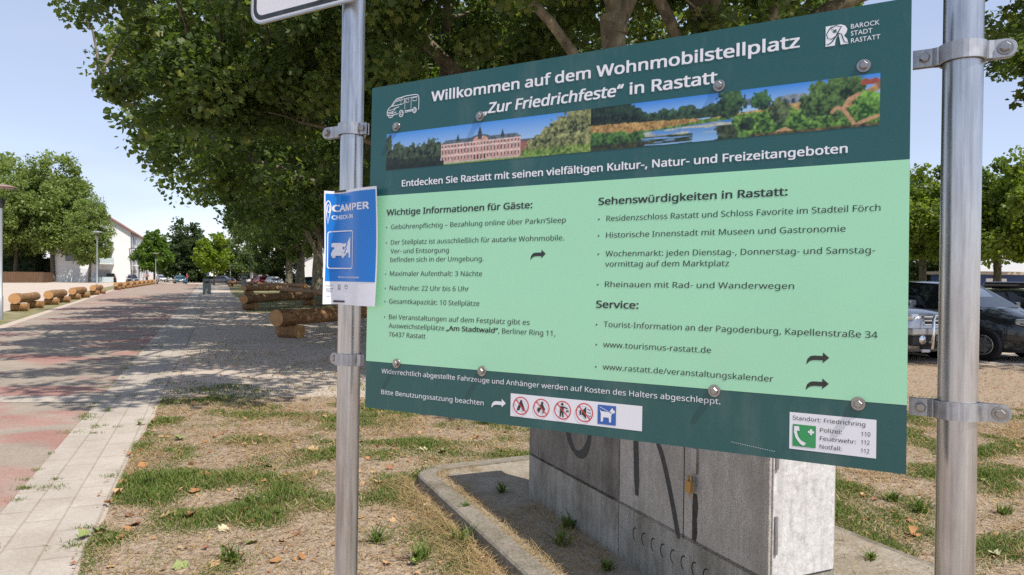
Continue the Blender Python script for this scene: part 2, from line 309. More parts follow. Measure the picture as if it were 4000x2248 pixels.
# ---------------------------------------------------------------- platform with kerb, paving and cabinets
C0 = G(2065, 1929, .09); C0[2] = 0
pa = math.atan2(-.405, .914)
pd = Vector((-.405, .914, 0)).normalized(); pr = Vector((pd.y, -pd.x, 0))
def PL(c, s, z=0): return tuple(Vector((C0[0], C0[1], z)) + pr * c + pd * s)
def PLxy(c, s): p = PL(c, s); return p[0], p[1]
prz = math.atan2(pr.y, pr.x)                                # rotation of a thing whose +X is pr, +Y is pd
def m_conc(name, c0, c1, c2, stain=None, zs=1, grain=.42):
    b = NB(name); f = b.noise(b.co(), 3.5, 6, .65); g = b.noise(b.co((1, 1, zs)), 30, 5, .75); h = b.noise(b.co(), 130, 4, .8)
    k = b.ramp(f, [(.3, c0), (.5, c1), (.7, c2)]); k = b.mix(.55, k, b.ramp(g, [(.3, [x * .42 for x in c0]), (.5, c1), (.72, [min(1, x * 1.35) for x in c2])])); k = b.mix(grain, k, b.ramp(h, [(.36, [x * .2 for x in c1]), (.6, [min(1, x * 1.7) for x in c2])])); k = b.mix(b.ramp(b.noise(b.co((1, 1, .07)), 16, 4, .7), [(.5, 0.0), (.75, .45)]), k, [x * .5 for x in c0])
    if stain: k = b.mix(b.ramp(b.noise(b.co((1, 1, .5)), 2.2, 5, .7), [(.45, 0.0), (.68, .75)]), k, stain)
    b.base(k).set(rough=.92, spec=.15).bump(h, .35, .004); return b.m
KERB = m_conc('kerb_concrete', (.13, .112, .088), (.19, .165, .132), (.27, .24, .195), (.095, .082, .05))
SLAB = m_conc('slab_concrete', (.19, .162, .122), (.27, .232, .18), (.35, .31, .25), (.17, .135, .085))
root = empty('kerbed_platform', (C0[0], C0[1], 0), prz)
tag(root, 'raised concrete slab with rounded kerb under the grey cabinets', 'platform')
def arc(cx, cy, r, a0, a1, n=6): return [(cx + r * math.cos(math.radians(a0 + (a1 - a0) * i / n)), cy + r * math.sin(math.radians(a0 + (a1 - a0) * i / n))) for i in range(n + 1)]
out = [(-.64, -5), (-.62, .66)] + arc(-.26, .66, .36, 180, 95) + [(.6, 1.08), (1.64, 1.12), (1.64, -5)]
inn = [(-.50, -5), (-.49, .62)] + arc(-.22, .62, .27, 180, 95) + [(.6, .96), (1.56, 1.0), (1.56, -5)]
kb = MB(); n = len(out); zo = .105
hgt = [zo, zo] + [zo - .02 * i / 6 for i in range(7)] + [.075, .06, .06]
kb.add([(x, y, -.05) for x, y in out] + [(x - .012 * 0, y, h - .012) for (x, y), h in zip(out, hgt)] + [(x * .985 + .004, y - .006, h) for (x, y), h in zip(out, hgt)] + [(x, y, h) for (x, y), h in zip(inn, hgt)] + [(x, y, -.05) for x, y in inn],
       [(k * n + i, k * n + i + 1, (k + 1) * n + i + 1, (k + 1) * n + i) for k in range(4) for i in range(n - 1)])
kb.build('kerb', KERB, root)
sl_ = MB(); sl_.prism([(x + .0, y) for x, y in inn], -.05, .082 * .8); sl_.build('slab', SLAB, root)
# ---- cabinets
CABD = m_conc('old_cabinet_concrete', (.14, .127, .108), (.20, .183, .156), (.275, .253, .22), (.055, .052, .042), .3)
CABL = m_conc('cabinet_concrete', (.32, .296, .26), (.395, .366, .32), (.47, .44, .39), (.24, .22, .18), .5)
CABW = m_conc('pale_cabinet_panel', (.47, .46, .44), (.56, .55, .53), (.64, .63, .605), grain=.14)
CABB = m_conc('cabinet_base_concrete', (.19, .178, .148), (.29, .274, .235), (.41, .39, .345), (.10, .088, .05), .35)
DARK = plain('dark_gap', (.012, .012, .012), .9); SPRAY = plain('black_spray', (.055, .054, .05), .8, var=.3); BRASS = plain('brass_padlock', (.50, .30, .10), .4, .6)
def cabinet(s0, s1, body, label, second):
    rt = empty('concrete_cabinet', PL(0, s0), prz); tag(rt, label, 'cabinet', 'concrete service cabinets under the sign')
    L = s0 - s1 - .006; z0, zs, z1 = .06, .37, 1.30; dp = .385
    MB().box((dp / 2, -L / 2, (z0 + zs - .012) / 2 + .02), (dp, L, zs - .014 - z0 + .04)).build('base', CABB, rt, .004)
    MB().box((dp / 2, -L / 2, zs - .006), (dp - .010, L - .012, .016)).build('seam', DARK, rt)
    mb = MB(); mb.box((dp / 2, -L / 2, (zs + z1) / 2), (dp, L, z1 - zs))
    o = mb.build('body', [body], rt, .005)
    if second: MB().box((dp / 2, -L - .003, (zs + z1) / 2 + .004), (dp - .03, .010, z1 - zs - .02)).build('end_panel', CABW, rt, .003); MB().box((dp / 2, -L - .003, .2), (dp - .03, .010, .29)).build('base_end_panel', CABW, rt, .003)
    MB().box((dp / 2 , -L / 2, z1 + .035), (dp + .10, L + .0, .07), taper=.94).build('lid', body, rt, .008)
    return rt, L
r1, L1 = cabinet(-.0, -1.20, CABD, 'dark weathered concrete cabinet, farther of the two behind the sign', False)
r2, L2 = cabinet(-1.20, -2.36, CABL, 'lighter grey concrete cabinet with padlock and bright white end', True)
# front faces look along -X of the cabinet frame; spray strokes, door gaps, padlock, knock-out rings lie on them
def FR(rt):
    return lambda a, b, c=0: (-.0012 - c, -a, b)
g1 = MB(FR(r1)); g1.stroke([(.72 + .145 * math.cos(t), .73 + .185 * math.sin(t)) for t in np.linspace(2.9, 6.5, 22)], [.03] + [.05 + .012 * math.sin(k * .6) for k in range(20)] + [.03]); g1.build('graffiti', SPRAY, r1)
g2 = MB(FR(r2)); g2.stroke([(.155, .85), (.165, .70), (.175, .55), (.178, .47)], [.045, .05, .05, .03]); g2.stroke([(.36 + .19 * t ** .75, .80 - .44 * t) for t in np.linspace(0, 1, 14)], [.03] + [.037] * 12 + [.018]); g2.build('graffiti', SPRAY, r2)
dg = MB(FR(r2)); dg.stroke([(.585, .37), (.585, 1.25)], .006); dg.build('door_gap', DARK, r2)
st = MB(FR(r2)); st.stroke([(.672, .62), (.674, .56), (.670, .50), (.673, .44), (.668, .39)], [.03, .045, .035, .04, .03], -.0006); st.build('rust_stain', plain('dark_stain', (.05, .042, .033), .9, var=.4), r2)
hs = MB(); hs.box((-.006, -.672, .78), (.012, .035, .12)); hs.box((-.02, -.672, .68), (.012, .03, .05)); hs.build('hasp', GALV2, r2)
pk = MB(); pk.box((-.032, -.665, .655), (.018, .036, .055)); pk.tube([(-.032, -.655, .68), (-.032, -.655, .705), (-.032, -.665, .714), (-.032, -.676, .705), (-.032, -.676, .68)], .004, 6); pk.tube([(-.032, -.665, .628), (-.032, -.668, .60)], .004, 6); pk.build('padlock', BRASS, r2, .003)
for k in range(11):
    kr = MB(FR(r2)); a = .17 + k * .085; kr.stroke([(a + .024 * math.cos(t), .255 + .034 * math.sin(t)) for t in np.linspace(1.2, 4.6, 14)], [.002] + [.006] * 12 + [.002], 0); kr.build('knockout_ring', DARK, r2)
for z in (.5, .86): hg = MB(); hg.tube([(.03, -L2 - .012, z), (.03, -L2 - .012, z + .16)], .008, 8); hg.build('hinge', GALV2, r2)
# ---------------------------------------------------------------- information sign
BLp = np.array([-.36343409, 1.76950432, 1.32355574]); _a = np.array([1.0236755, -.59123412, .00736415]); _b = np.array([.00587267, .02166274, .79968509])
PW, PH = np.linalg.norm(_a), np.linalg.norm(_b); EA, EB = _a / PW, _b / PH; EN = np.cross(EA, EB); EN /= np.linalg.norm(EN)
def P(s, t, off=0): return tuple(BLp + EA * s / 1000 + EB * t / 1000 + EN * off)      # board millimetres -> world
sg = empty('information_sign', (0, 0, 0)); sg.location = (.16, 1.55, 0); SGL = np.array([.16, 1.55, 0])
tag(sg, 'large dark and light green welcome board on two steel posts', 'sign')
def PS(s, t, off=0): return tuple(np.array(P(s, t, off)) - SGL)
def post(p0, p1, ztop):
    p0 = np.array(p0); p1 = np.array(p1); d = (p1 - p0) / (p1[2] - p0[2]); q = lambda z: tuple(p0 + d * (z - p0[2]) - SGL)
    m = MB(); m.tube([q(-.3), q(.5), q(1.0), q(1.5), q(2.0), q(2.6), q(ztop)], .03, 40); m.lathe([(.031, 0), (.0315, .02), (.02, .03), (0, .032)], 24, q(ztop), tuple(d)); m.build('post', GALV, sg)
    return lambda z: p0 + d * (z - p0[2])
LP = post(AT(1354.5, 2000, 1.879), AT(1381.5, 80, 1.879), 3.3); RP = post(AT(3730, 2150, 1.213), AT(3763.5, 100, 1.213), 3.1)
bm = MB(PS); bm.box((PW * 500, PH * 500, -.0015), (PW * 1000, PH * 1000, .003)); board = bm.build('board', DKGREEN, sg)
# rails behind the board
for t in (112, 693): rl = MB(PS); rl.box((PW * 500, t, -.02), (1080, 40, .034)); rl.build('rail', ALU, sg)
def bolt(s, t, off, parent, washer=True, r=7.0):
    m = MB(PS); n = 20
    if washer:
        c = [(s + 12 * math.cos(2 * math.pi * k / n), t + 12 * math.sin(2 * math.pi * k / n)) for k in range(n)]
        m.add([(x, y, off) for x, y in c] + [(s + (x - s) * .93, t + (y - t) * .93, off + .0025) for x, y in c], [tuple(range(n, 2 * n))] + [(i, (i + 1) % n, n + (i + 1) % n, n + i) for i in range(n)])
    z0 = off + (.0025 if washer else 0); hx = [(s + r * math.cos(math.pi / 3 * k + .3), t + r * math.sin(math.pi / 3 * k + .3)) for k in range(6)]
    m.add([(x, y, z0) for x, y in hx] + [(x, y, z0 + .005) for x, y in hx] + [(s + (x - s) * .8, t + (y - t) * .8, z0 + .0065) for x, y in hx], [tuple(range(12, 18))] + [(k * 6 + i, k * 6 + (i + 1) % 6, (k + 1) * 6 + (i + 1) % 6, (k + 1) * 6 + i) for k in range(2) for i in range(6)])
    return m.build('bolt', BOLT, parent)
for s, t in ((81, 694), (325, 693), (864, 692), (1111, 694), (98, 115), (344, 113.5), (864, 112.5), (1109, 111)): bolt(s, t, .0006, board)
# clamps: two straps round each post with ears
def clamp(pf, t, s_in, s_out, parent):
    z = P(0, t)[2]; c = np.array(pf(z)) - BLp; sc, nc = c @ EA * 1000, c @ EN
    sgn = 1 if s_out > s_in else -1; R = .0325; m = MB(PS); h = 15
    for f in (1, -1):                                      # front and back half strap
        pr_ = []
        s_a, s_b = min(s_in, s_out), max(s_in, s_out)
        pr_.append((s_a, nc + f * .003)); pr_.append((sc - 44, nc + f * .003)); pr_.append((sc - 36, nc + f * .006))
        for k in range(13):
            a = math.pi * (1 - k / 12); a = math.pi * .93 - (math.pi * .86) * k / 12; pr_.append((sc + R * 1000 * math.cos(a), nc + f * R * math.sin(a)))
        pr_ += [(sc + 36, nc + f * .006), (sc + 44, nc + f * .003), (s_b, nc + f * .003)]
        th = .004; n = len(pr_)
        nr = []
        for i in range(n):
            a, b = pr_[max(i - 1, 0)], pr_[min(i + 1, n - 1)]; dx, dy = (b[0] - a[0]) / 1000, b[1] - a[1]; l = math.hypot(dx, dy); nr.append((-dy / l * f, dx / l * f))
        V = []
        for (s, o), (nx, ny) in zip(pr_, nr):
            e = h
            for hh, kk in ((-e, 0), (e, 0), (e, 1), (-e, 1)): V.append((s + nx * th * 1000 * kk, t + hh, o + ny * th * kk))
        Fs = [(i * 4 + k, i * 4 + (k + 1) % 4, (i + 1) * 4 + (k + 1) % 4, (i + 1) * 4 + k) for i in range(n - 1) for k in range(4)] + [(3, 2, 1, 0), ((n - 1) * 4, (n - 1) * 4 + 1, (n - 1) * 4 + 2, (n - 1) * 4 + 3)]
        m.add(V, Fs, 0, False)
        # rounded ear end
        se = s_out; pts = [(se + sgn * h * math.sin(math.pi * k / 10), t + h * math.cos(math.pi * k / 10)) for k in range(11)]; o0, o1 = nc + f * .003, nc + f * (.003 + th)
        m.add([(x, y, o0) for x, y in pts] + [(x, y, o1) for x, y in pts], [tuple(range(11)), tuple(range(11, 22))] + [(i, i + 1, 12 + i, 11 + i) for i in range(10)])
    o = m.build('clamp', GALV2, parent)
    bolt(s_out - sgn * 2, t, nc + .007, o, True, 8); bolt(s_in + (18 if sgn > 0 else -12) , t, nc + .007, o, False, 8.5)
clamp(LP, 713, -52, -190, sg); clamp(LP, 109, -70, -158, sg); clamp(RP, 711, 1184, 1319, sg); clamp(RP, 105, 1184, 1318, sg)
# ---------------------------------------------------------------- lettering
FONT = None
try:
    FONT = bpy.data.fonts.load(os.path.join(bpy.utils.system_resource('DATAFILES', path='fonts'), 'NotoSansHebrew-Regular.woff2'))
except Exception: FONT = None
_cap = {}
def glyphs(txt, builtin=False):
    c = bpy.data.curves.new('t', 'FONT')
    if FONT and not builtin: c.font = FONT
    c.body = txt; c.resolution_u = 3; o = bpy.data.objects.new('t', c); COL.objects.link(o); bpy.context.view_layer.update()
    me = bpy.data.meshes.new_from_object(o.evaluated_get(bpy.context.evaluated_depsgraph_get())); v = np.array([q.co[:] for q in me.vertices]); f = [tuple(q.vertices) for q in me.polygons]
    bpy.data.objects.remove(o); bpy.data.curves.remove(c); bpy.data.meshes.remove(me); return v, f
def text(mb, txt, x0, x1, base, cap, bold=0.0, off=.0007, mat=0, shear=0, flip=1, dz=.00003, builtin=False):
    """bold thickens every stem by that share of the cap height (stacked, slightly shifted copies)"""
    if builtin not in _cap: v, _ = glyphs('H', builtin); _cap[builtin] = (v[:, 1].min(), v[:, 1].max())
    b0, b1 = _cap[builtin]; v, f = glyphs(txt, builtin); e = bold * cap / 2; k = (cap - e) / (b1 - b0); y = (v[:, 1] - b0) * k + e / 2; w = v[:, 0]; x = x0 + e + (w - w.min()) / (w.max() - w.min()) * (x1 - x0 - 2 * e) + shear * y
    for i, (dx, dy) in enumerate(((-1, -.5), (1, .5), (-1, .5), (1, -.5), (0, 0)) if bold > .05 else (((-1, 0), (1, 0)) if bold else ((0, 0),))):
        mb.add([(a + dx * e, base + flip * (b + dy * e), off + i * dz) for a, b in zip(x, y)], f, mat)
def line(*a, m=None, par=None, name='text_line', fn=None, **k): q = MB(fn or PS); text(q, *a, **k); return q.build(name, m, par)
def dot(x, y): q = MB(PS); q.ellipse((x, y), 1.7, 1.7, .0007); q.build('bullet', BLACKP, board)
B1, B2, RG = .085, .075, .012
lf = MB(PS); lf.add([(0, 115.4, .0003), (PW * 1000, 115.4, .0003), (PW * 1000, 526.8, .0003), (0, 526.8, .0003)], [(0, 1, 2, 3)]); lf.build('light_field', LTGREEN, board)
tx = MB(PS); text(tx, 'Willkommen auf dem Wohnmobilstellplatz', 185.3, 1006.7, 743.2, 24, B1); tx.build('headline', WHITEP, board)
tx = MB(PS); text(tx, '„Zur Friedrichfeste“', 329, 668, 697.6, 24, B1, shear=.17); tx.build('headline', WHITEP, board); line('in Rastatt', 684, 860.3, 697.8, 24, B1, m=WHITEP, par=board, name='headline')
tx = MB(PS); text(tx, 'Entdecken Sie Rastatt mit seinen vielfältigen Kultur-, Natur- und Freizeitangeboten', 101.7, 1087.4, 545.7, 15.8, B2); tx.build('subtitle', WHITEP, board)
tx = MB(PS); text(tx, 'Wichtige Informationen für Gäste:', 56.4, 464.8, 476.8, 15, B1); tx.build('heading', BLACKP, board)
tx = MB(PS); text(tx, 'Sehenswürdigkeiten in Rastatt:', 620.2, 989.5, 476.2, 15, B1); tx.build('heading', BLACKP, board)
tx = MB(PS); text(tx, 'Service:', 619, 710.8, 263.7, 15, B1); tx.build('heading', BLACKP, board)
for s, a, b, y in (('Gebührenpflichtig – Bezahlung online über Parkn‘Sleep', 71.2, 546.3, 442.7), ('Der Stellplatz ist ausschließlich für autarke Wohnmobile.', 71.7, 543.1, 404.9), ('Ver- und Entsorgung', 71.4, 245.5, 383.2), ('befinden sich in der Umgebung.', 71.4, 341.7, 362.3), ('Maximaler Aufenthalt: 3 Nächte', 70.8, 338.7, 328.2), ('Nachtruhe: 22 Uhr bis 6 Uhr', 71, 303.8, 293.2), ('Gesamtkapazität: 10 Stellplätze', 70.3, 332.9, 260.4), ('Bei Veranstaltungen auf dem Festplatz gibt es', 70.8, 463.7, 222.2), ('Ausweichstellplätze', 70.5, 237.5, 200.8), (', Berliner Ring 11,', 384.2, 526.4, 200.9), ('76437 Rastatt', 71.1, 183.3, 179.5)): line(s, a, b, y, 11.4, RG, m=BLACKP, par=board)
line('„Am Stadtwald“', 242.4, 383.6, 201.2, 11.4, B1, m=BLACKP, par=board)
for y in (447.8, 409.5, 332.5, 297.5, 265, 227): dot(57.3, y)
for s, a, b, y in (('Residenzschloss Rastatt und Schloss Favorite im Stadteil Förch', 638.6, 1139.4, 442), ('Historische Innenstadt mit Museen und Gastronomie', 638.6, 1085.7, 407.8), ('Wochenmarkt: jeden Dienstag-, Donnerstag- und Samstag-', 638.2, 1132, 369.6), ('vormittag auf dem Marktplatz', 637.6, 887.6, 348.5), ('Rheinauen mit Rad- und Wanderwegen', 637.9, 1003, 306.8)): line(s, a, b, y, 11.4, RG, m=BLACKP, par=board)
for y in (446.6, 412.5, 374.4, 311.5): dot(621.9, y)
for s, a, b, y in (('Tourist-Information an der Pagodenburg, Kapellenstraße 34', 636.7, 1137.5, 224.8), ('www.tourismus-rastatt.de', 636.5, 856.5, 183.4), ('www.rastatt.de/veranstaltungskalender', 636.3, 969.7, 137.6)): line(s, a, b, y, 11.4, RG, m=BLACKP, par=board)
for y in (229, 187.8, 142): dot(621, y)
tx = MB(PS); text(tx, 'Widerrechtlich abgestellte Fahrzeuge und Anhänger werden auf Kosten des Halters abgeschleppt.', 51.1, 875.4, 88.4, 11, RG); tx.build('towing_notice', WHITEP, board)
tx = MB(PS); text(tx, 'Bitte Benutzungssatzung beachten', 51.7, 349.7, 37.1, 11, RG); tx.build('rules_notice', WHITEP, board)
def arrow(x, y, m):
    a = MB(PS); a.add([(x, y, .0007), (x + 2, y + 9, .0007), (x + 7, y + 14, .0007), (x + 13, y + 15.3, .0007), (x + 27, y + 15.3, .0007), (x + 27, y + 7.6, .0007), (x + 13, y + 7.4, .0007), (x + 6, y + 5.5, .0007), (x + 2, y + 1, .0007)], [(0, 8, 7, 1), (1, 7, 2), (2, 7, 6, 3), (3, 6, 5, 4)])
    a.add([(x + 27, y + 21.5, .0007), (x + 27, y + 3.0, .0007), (x + 37.5, y + 12.5, .0007)], [(0, 1, 2)]); a.build('arrow', m, board)
arrow(462.2, 364.5, BLACKP); arrow(1025, 174.5, BLACKP); arrow(1024.7, 128.8, BLACKP); arrow(370, 34.5, WHITEP)
# camper line drawing
vn = MB(PS); X = lambda a, b: (50 + a, 717 + b)
def ln(pts, w=1.5): vn.stroke([X(*p) for p in pts], w, .0007)
ln([(1, 8), (1, 17), (4, 24), (13, 29), (24, 42), (31, 46.5), (60, 50), (88, 50), (96, 47.5), (98.5, 40), (98.5, 14), (96, 12)], 1.8)
ln([(24, 42), (44, 44.5), (52, 49)], 1.2); ln([(13, 29), (20, 29.5), (41, 31), (47, 41.5), (27, 39.5), (17, 30)], 1.6); ln([(40, 31), (47, 31), (54, 34), (54, 44), (47, 42)], 1.4)
ln([(56, 17), (56, 44), (72, 44.3)], 1.2); ln([(75, 17), (75, 45)], 1.2); ln([(59, 34), (68, 34), (68, 42), (59, 42), (59, 34)], 1.3); ln([(80, 35), (92, 35), (92, 43), (80, 43), (80, 35)], 1.3); ln([(57, 44), (94, 44.5)], 1.2)
ln([(2, 16), (14, 15), (22, 17), (28, 24), (38, 26)], 1.6); ln([(4, 21), (16, 20.5), (26, 24)], 1.4); ln([(2, 9), (12, 6), (32, 9), (34, 9)], 1.8); ln([(3, 12), (16, 11), (30, 14)], 1.6); ln([(56, 13), (80, 14)], 2.4); ln([(56, 9.5), (80, 11)], 1.2); ln([(10, 15), (18, 14), (20, 17)], 1.6)
for cx, cy, r in ((45, 8.5, 8), (86, 12, 6.5)): vn.ring(X(cx, cy), r * .8, r, 1.7, .0007); vn.ring(X(cx + .6, cy), r * .4, r * .5, 1.4, .0007)
ln([(4, 6), (8, 2), (16, 2), (20, 6)], 1.6); vn.build('camper_drawing', WHITEP, board)
# town logo: white tile with a swash letter cut by green lines
lg = MB(PS); lg.poly([(1049.5, 737), (1064.5, 737), (1066, 748), (1070, 756), (1068, 762), (1060, 768), (1060, 773), (1049.5, 773)], .0007); lg.poly([(1060, 760), (1070, 757), (1072, 749), (1074, 737), (1086.5, 737), (1084, 746), (1079, 752), (1083, 757), (1084.5, 763), (1081, 769.5), (1074, 772.8), (1060, 773), (1056, 771)], .0007)
lg.stroke([(1050, 741), (1054, 740), (1060, 744), (1067, 754), (1072, 764), (1075, 769)], [.8, 1.6, 2.2, 2.4, 1.8, 1], .0010, 1); lg.stroke([(1076, 768), (1066, 772), (1056, 768), (1051, 759), (1053, 751), (1059, 749), (1066, 753), (1072, 758)], [1, 1.6, 2, 1.6, 1.4, 1.6, 1.4, .9], .0010, 1); lg.stroke([(1069, 757), (1075, 756), (1077, 749), (1080, 741), (1086, 739)], [1.6, 1.6, 1.8, 1.6, 1], .0010, 1); lg.poly([(1063, 759), (1067, 762), (1067, 766), (1062, 764)], .0010, 1)
text(lg, 'BAROCK', 1090, 1134.5, 762.3, 8, 0, builtin=True); text(lg, 'STADT', 1090, 1123.5, 750, 8, 0, builtin=True); text(lg, 'RASTATT', 1090.4, 1135.8, 737.3, 8, 0, builtin=True); lg.build('town_logo', [WHITEP, DKGREEN], board)
# pictogram strip
pc = MB(PS); pc.poly([(419.5, 20.5), (722.3, 20.5), (722.3, 70.4), (419.5, 70.4)], .0004, 0)
for cx in (446.2, 496.5, 546.9, 597.1):
    pc.ring((cx, 45.2), 18.6, 18.6, 2.3, .0013, 2); pc.stroke([(cx - 13, 58), (cx + 13, 32.4)], 2.4, .0016, 2)
cx = 446.2; pc.poly([(cx - 11, 35), (cx - 4, 35), (cx, 46), (cx + 4, 35), (cx + 11, 35), (cx + 1.2, 58), (cx - 1.2, 58)], .0010, 1)
cx = 496.5; pc.poly([(cx - 6, 34), (cx - 11, 40), (cx - 7, 47), (cx - 5, 44), (cx - 1, 57), (cx + 4, 60), (cx + 4, 52), (cx + 9, 44), (cx + 7, 37), (cx + 3, 33), (cx + 3, 40), (cx, 44), (cx - 3, 40)], .0010, 1)
cx = 546.9; pc.ellipse((cx - 1, 58), 3, 3, .0010, 1); pc.poly([(cx - 6, 53), (cx + 2, 54), (cx + 12, 50), (cx + 11, 48), (cx + 3, 50.5), (cx + 2, 44), (cx + 3, 31), (cx - .5, 31), (cx - 2, 42), (cx - 4, 31), (cx - 7, 31), (cx - 6, 44)], .0010, 1); pc.poly([(cx + 8, 46), (cx + 14, 46), (cx + 14, 42.5), (cx + 8, 42.5)], .0010, 1)
cx = 597.1; pc.poly([(cx - 11, 40), (cx - 7, 40), (cx - 7, 50), (cx - 11, 50)], .0010, 1); pc.poly([(cx - 5.5, 40), (cx - 3.5, 40), (cx + 4, 32), (cx + 4, 58), (cx - 3.5, 50), (cx - 5.5, 50)], .0010, 1)
for q in (38.5, 45, 51.5): pc.stroke([(cx + 6, q), (cx + 9, q + 1.6), (cx + 11, q - .6), (cx + 14, q + 1)], 1.2, .0010, 1)
pc.poly([(627, 25.5), (667, 25.5), (667, 65), (627, 65)], .0008, 3)
pc.poly([(631, 57), (634, 52.5), (652, 51.5), (655, 56), (659, 61), (661, 57), (665, 54.5), (664, 50.5), (659, 49.5), (657, 46), (656.5, 31), (652.5, 31), (651.5, 40), (640, 40.5), (638.5, 31), (634, 31), (634, 47)], .0011, 0); pc.stroke([(631, 61), (656, 50.5)], 1.1, .0012, 0); pc.stroke([(650.5, 54), (657.5, 50)], 1.6, .0013, 3)
pc.build('pictogram_strip', [WHITEP, BLACKP, REDP, BLUEP], board)
em = MB(PS); em.poly([(998.4, 20.8), (1137.3, 20.8), (1137.3, 86.3), (998.4, 86.3)], .0004, 0); em.poly([(1003.8, 26.4), (1042.4, 26.4), (1042.4, 65.4), (1003.8, 65.4)], .0008, 2)
em.stroke([(1009.5, 60.5), (1008.5, 52), (1011, 43), (1016, 36), (1022, 31.5)], [6.5, 5, 4.8, 5, 6.5], .0011, 0); em.poly([(1006, 62), (1014.5, 62.5), (1015.5, 54.5), (1007, 54)], .0012, 0); em.poly([(1019, 37), (1026.5, 33.5), (1022.5, 28.3), (1015.5, 32)], .0012, 0); em.poly([(1029.5, 52.2), (1039.5, 52.2), (1039.5, 56), (1029.5, 56)], .0011, 0); em.poly([(1032.6, 49), (1036.4, 49), (1036.4, 59.2), (1032.6, 59.2)], .0012, 0)
for s, a, b, y in (('Standort: Friedrichring', 1003.7, 1120.4, 73), ('Polizei:', 1049.1, 1083.7, 56), ('Feuerwehr:', 1049.3, 1106.4, 41.6), ('Notfall:', 1048.8, 1084.1, 27), ('110', 1114.5, 1128.2, 56.8), ('112', 1114.3, 1127.2, 42.5), ('112', 1114.1, 1127, 28)): text(em, s, a, b, y, 7.3, .012, .0008, 1)
em.build('emergency_panel', [WHITEP, BLACKP, SAFEG], board)
sc_ = MB(PS)
for k in range(20): t = k / 19; sc_.stroke([(897 + 75 * t, 20.7 - 8 * t), (899 + 75 * t, 20.2 - 8 * t)], .7, .0007)
sc_.build('scratch', WHITEP, board)
# ---- printed landscape strip (colours of the print itself, on a fine grid)
def S(h): return np.array(lin(h))
class Pic:
    def __init__(s, u, v, k): s.u, s.v, s.x, s.y = u, v, u * 6.1, v; s.c = np.zeros((len(u), 3)); s.k = k; s.n = (.55 * vnoise(s.x * 26, s.y * 26, k) + .45 * vnoise(s.x * 11, s.y * 11, k + 1) - .5) * 1.8 + .5; s.w = vnoise(s.x * 14 + 3, s.y * 14, k + 2) + .6 * vnoise(s.x * 33, s.y * 33 + 7, k + 3) - .8
    def put(s, m, col): s.c[m] = col[m] if getattr(col, 'ndim', 1) == 2 else col
    def grad(s, m, a, b, t): s.put(m, S(a) + np.clip(t, 0, 1)[:, None] * (S(b) - S(a)))
    def fol(s, m, a, b, t=0): s.grad(m, a, b, s.n * .8 + t)
    def tree(s, cu, cv, ru, rv, a, b):                     # ragged crown, brighter towards the upper right
        du, dv = (s.u - cu) / ru, (s.v - cv) / rv; r = np.hypot(du, dv) + .42 * s.w; s.fol(r < 1, a, b, .22 * du - .30 * dv)
def paint_palace(u, v):
    p = Pic(u, v, 1); p.grad(v > -1, '#4d9bee', '#c2e0f6', v * 1.25)
    for q in ((.012, .50, .022, .50), (.05, .66, .03, .30), (.072, .56, .028, .27), (.11, .66, .035, .26), (.145, .62, .03, .27), (.18, .66, .03, .27), (.215, .64, .03, .28), (.25, .60, .034, .32), (.285, .62, .026, .30)): p.tree(*q, '#0d1711', '#5d7450')
    p.fol((u < .30) & (v > .74), '#0e1712', '#38492e'); p.grad((u < .312) & (v > .87), '#0b120c', '#1f2d1b', p.n)
    p.put((u > .69) & (u < .86) & (v > .55), S('#a06a5e')); p.put((u > .69) & (u < .80) & (np.abs(v - .565) < .03), S('#5e6268'))
    for q in ((.745, .80, .03, .24), (.775, .72, .03, .26), (.81, .66, .035, .34), (.845, .56, .04, .40), (.885, .50, .042, .46), (.92, .42, .045, .50), (.96, .34, .05, .50), (1.0, .42, .05, .60), (.88, .78, .07, .25), (.96, .80, .07, .3)): p.tree(*q, '#2c3c1e', '#b3b777')
    p.fol((u > .70) & (v > .80 - .04 * p.w), '#35521f', '#9aad55'); p.fol((u > .675) & (v > .87) & (u < .80) & (np.sin(u * 150) > -.75), '#3d6a22', '#9cc25a'); p.fol((u >= .80) & (v > .84), '#3a611f', '#a4bf5e')
    B = (u > .303) & (u < .694) & (v > .42); p.grad(B & (v < .95), '#c88a7c', '#dcab9c', p.n)
    p.grad((u > .30) & (u < .70) & (v > .36) & (v < .47) & (v > .47 - (np.minimum(u - .30, .70 - u)) * 4), '#4f5b64', '#707d86', p.n); p.put((np.hypot((u - .503) / .052, (v - .42) / .12) < 1) & (v < .46), S('#5b686e')); p.put((np.hypot((u - .503) / .036, (v - .44) / .10) < 1) & (v < .52), S('#dca899'))
    for cx, top, w in ((.499, .08, .006), (.389, .22, .006), (.609, .22, .006)): p.put((np.abs(u - cx) < w * np.clip((v - top) * 9, .15, 1.6)) & (v > top) & (v < .42), S('#39464a'))
    fr = ((u - .303) / .391 * 24) % 1; win = (fr > .3) & (fr < .7) & B
    for a, b in ((.495, .56), (.615, .73), (.80, .89)): p.put(((fr > .18) & (fr < .82)) & B & (v > a - .03) & (v < b + .01), S('#ead2c6')); p.put(win & (v > a) & (v < b), S('#5d4d50'))
    for h in (.475, .585, .765): p.put(B & (np.abs(v - h) < .012), S('#ecd6ca'))
    p.put(B & (v > .80) & (u > .47) & (u < .53) & (fr > .25) & (fr < .75), S('#2b2426')); p.put((u > .305) & (u < .69) & (v > .925), S('#cdc6b8')); p.fol((u > .27) & (u < .74) & (v > .958 - .03 * (u - .5)), '#6d8d3b', '#a3b964'); p.grad((u < .318) & (v > .88), '#0c130d', '#202e1b', p.n); return p.c
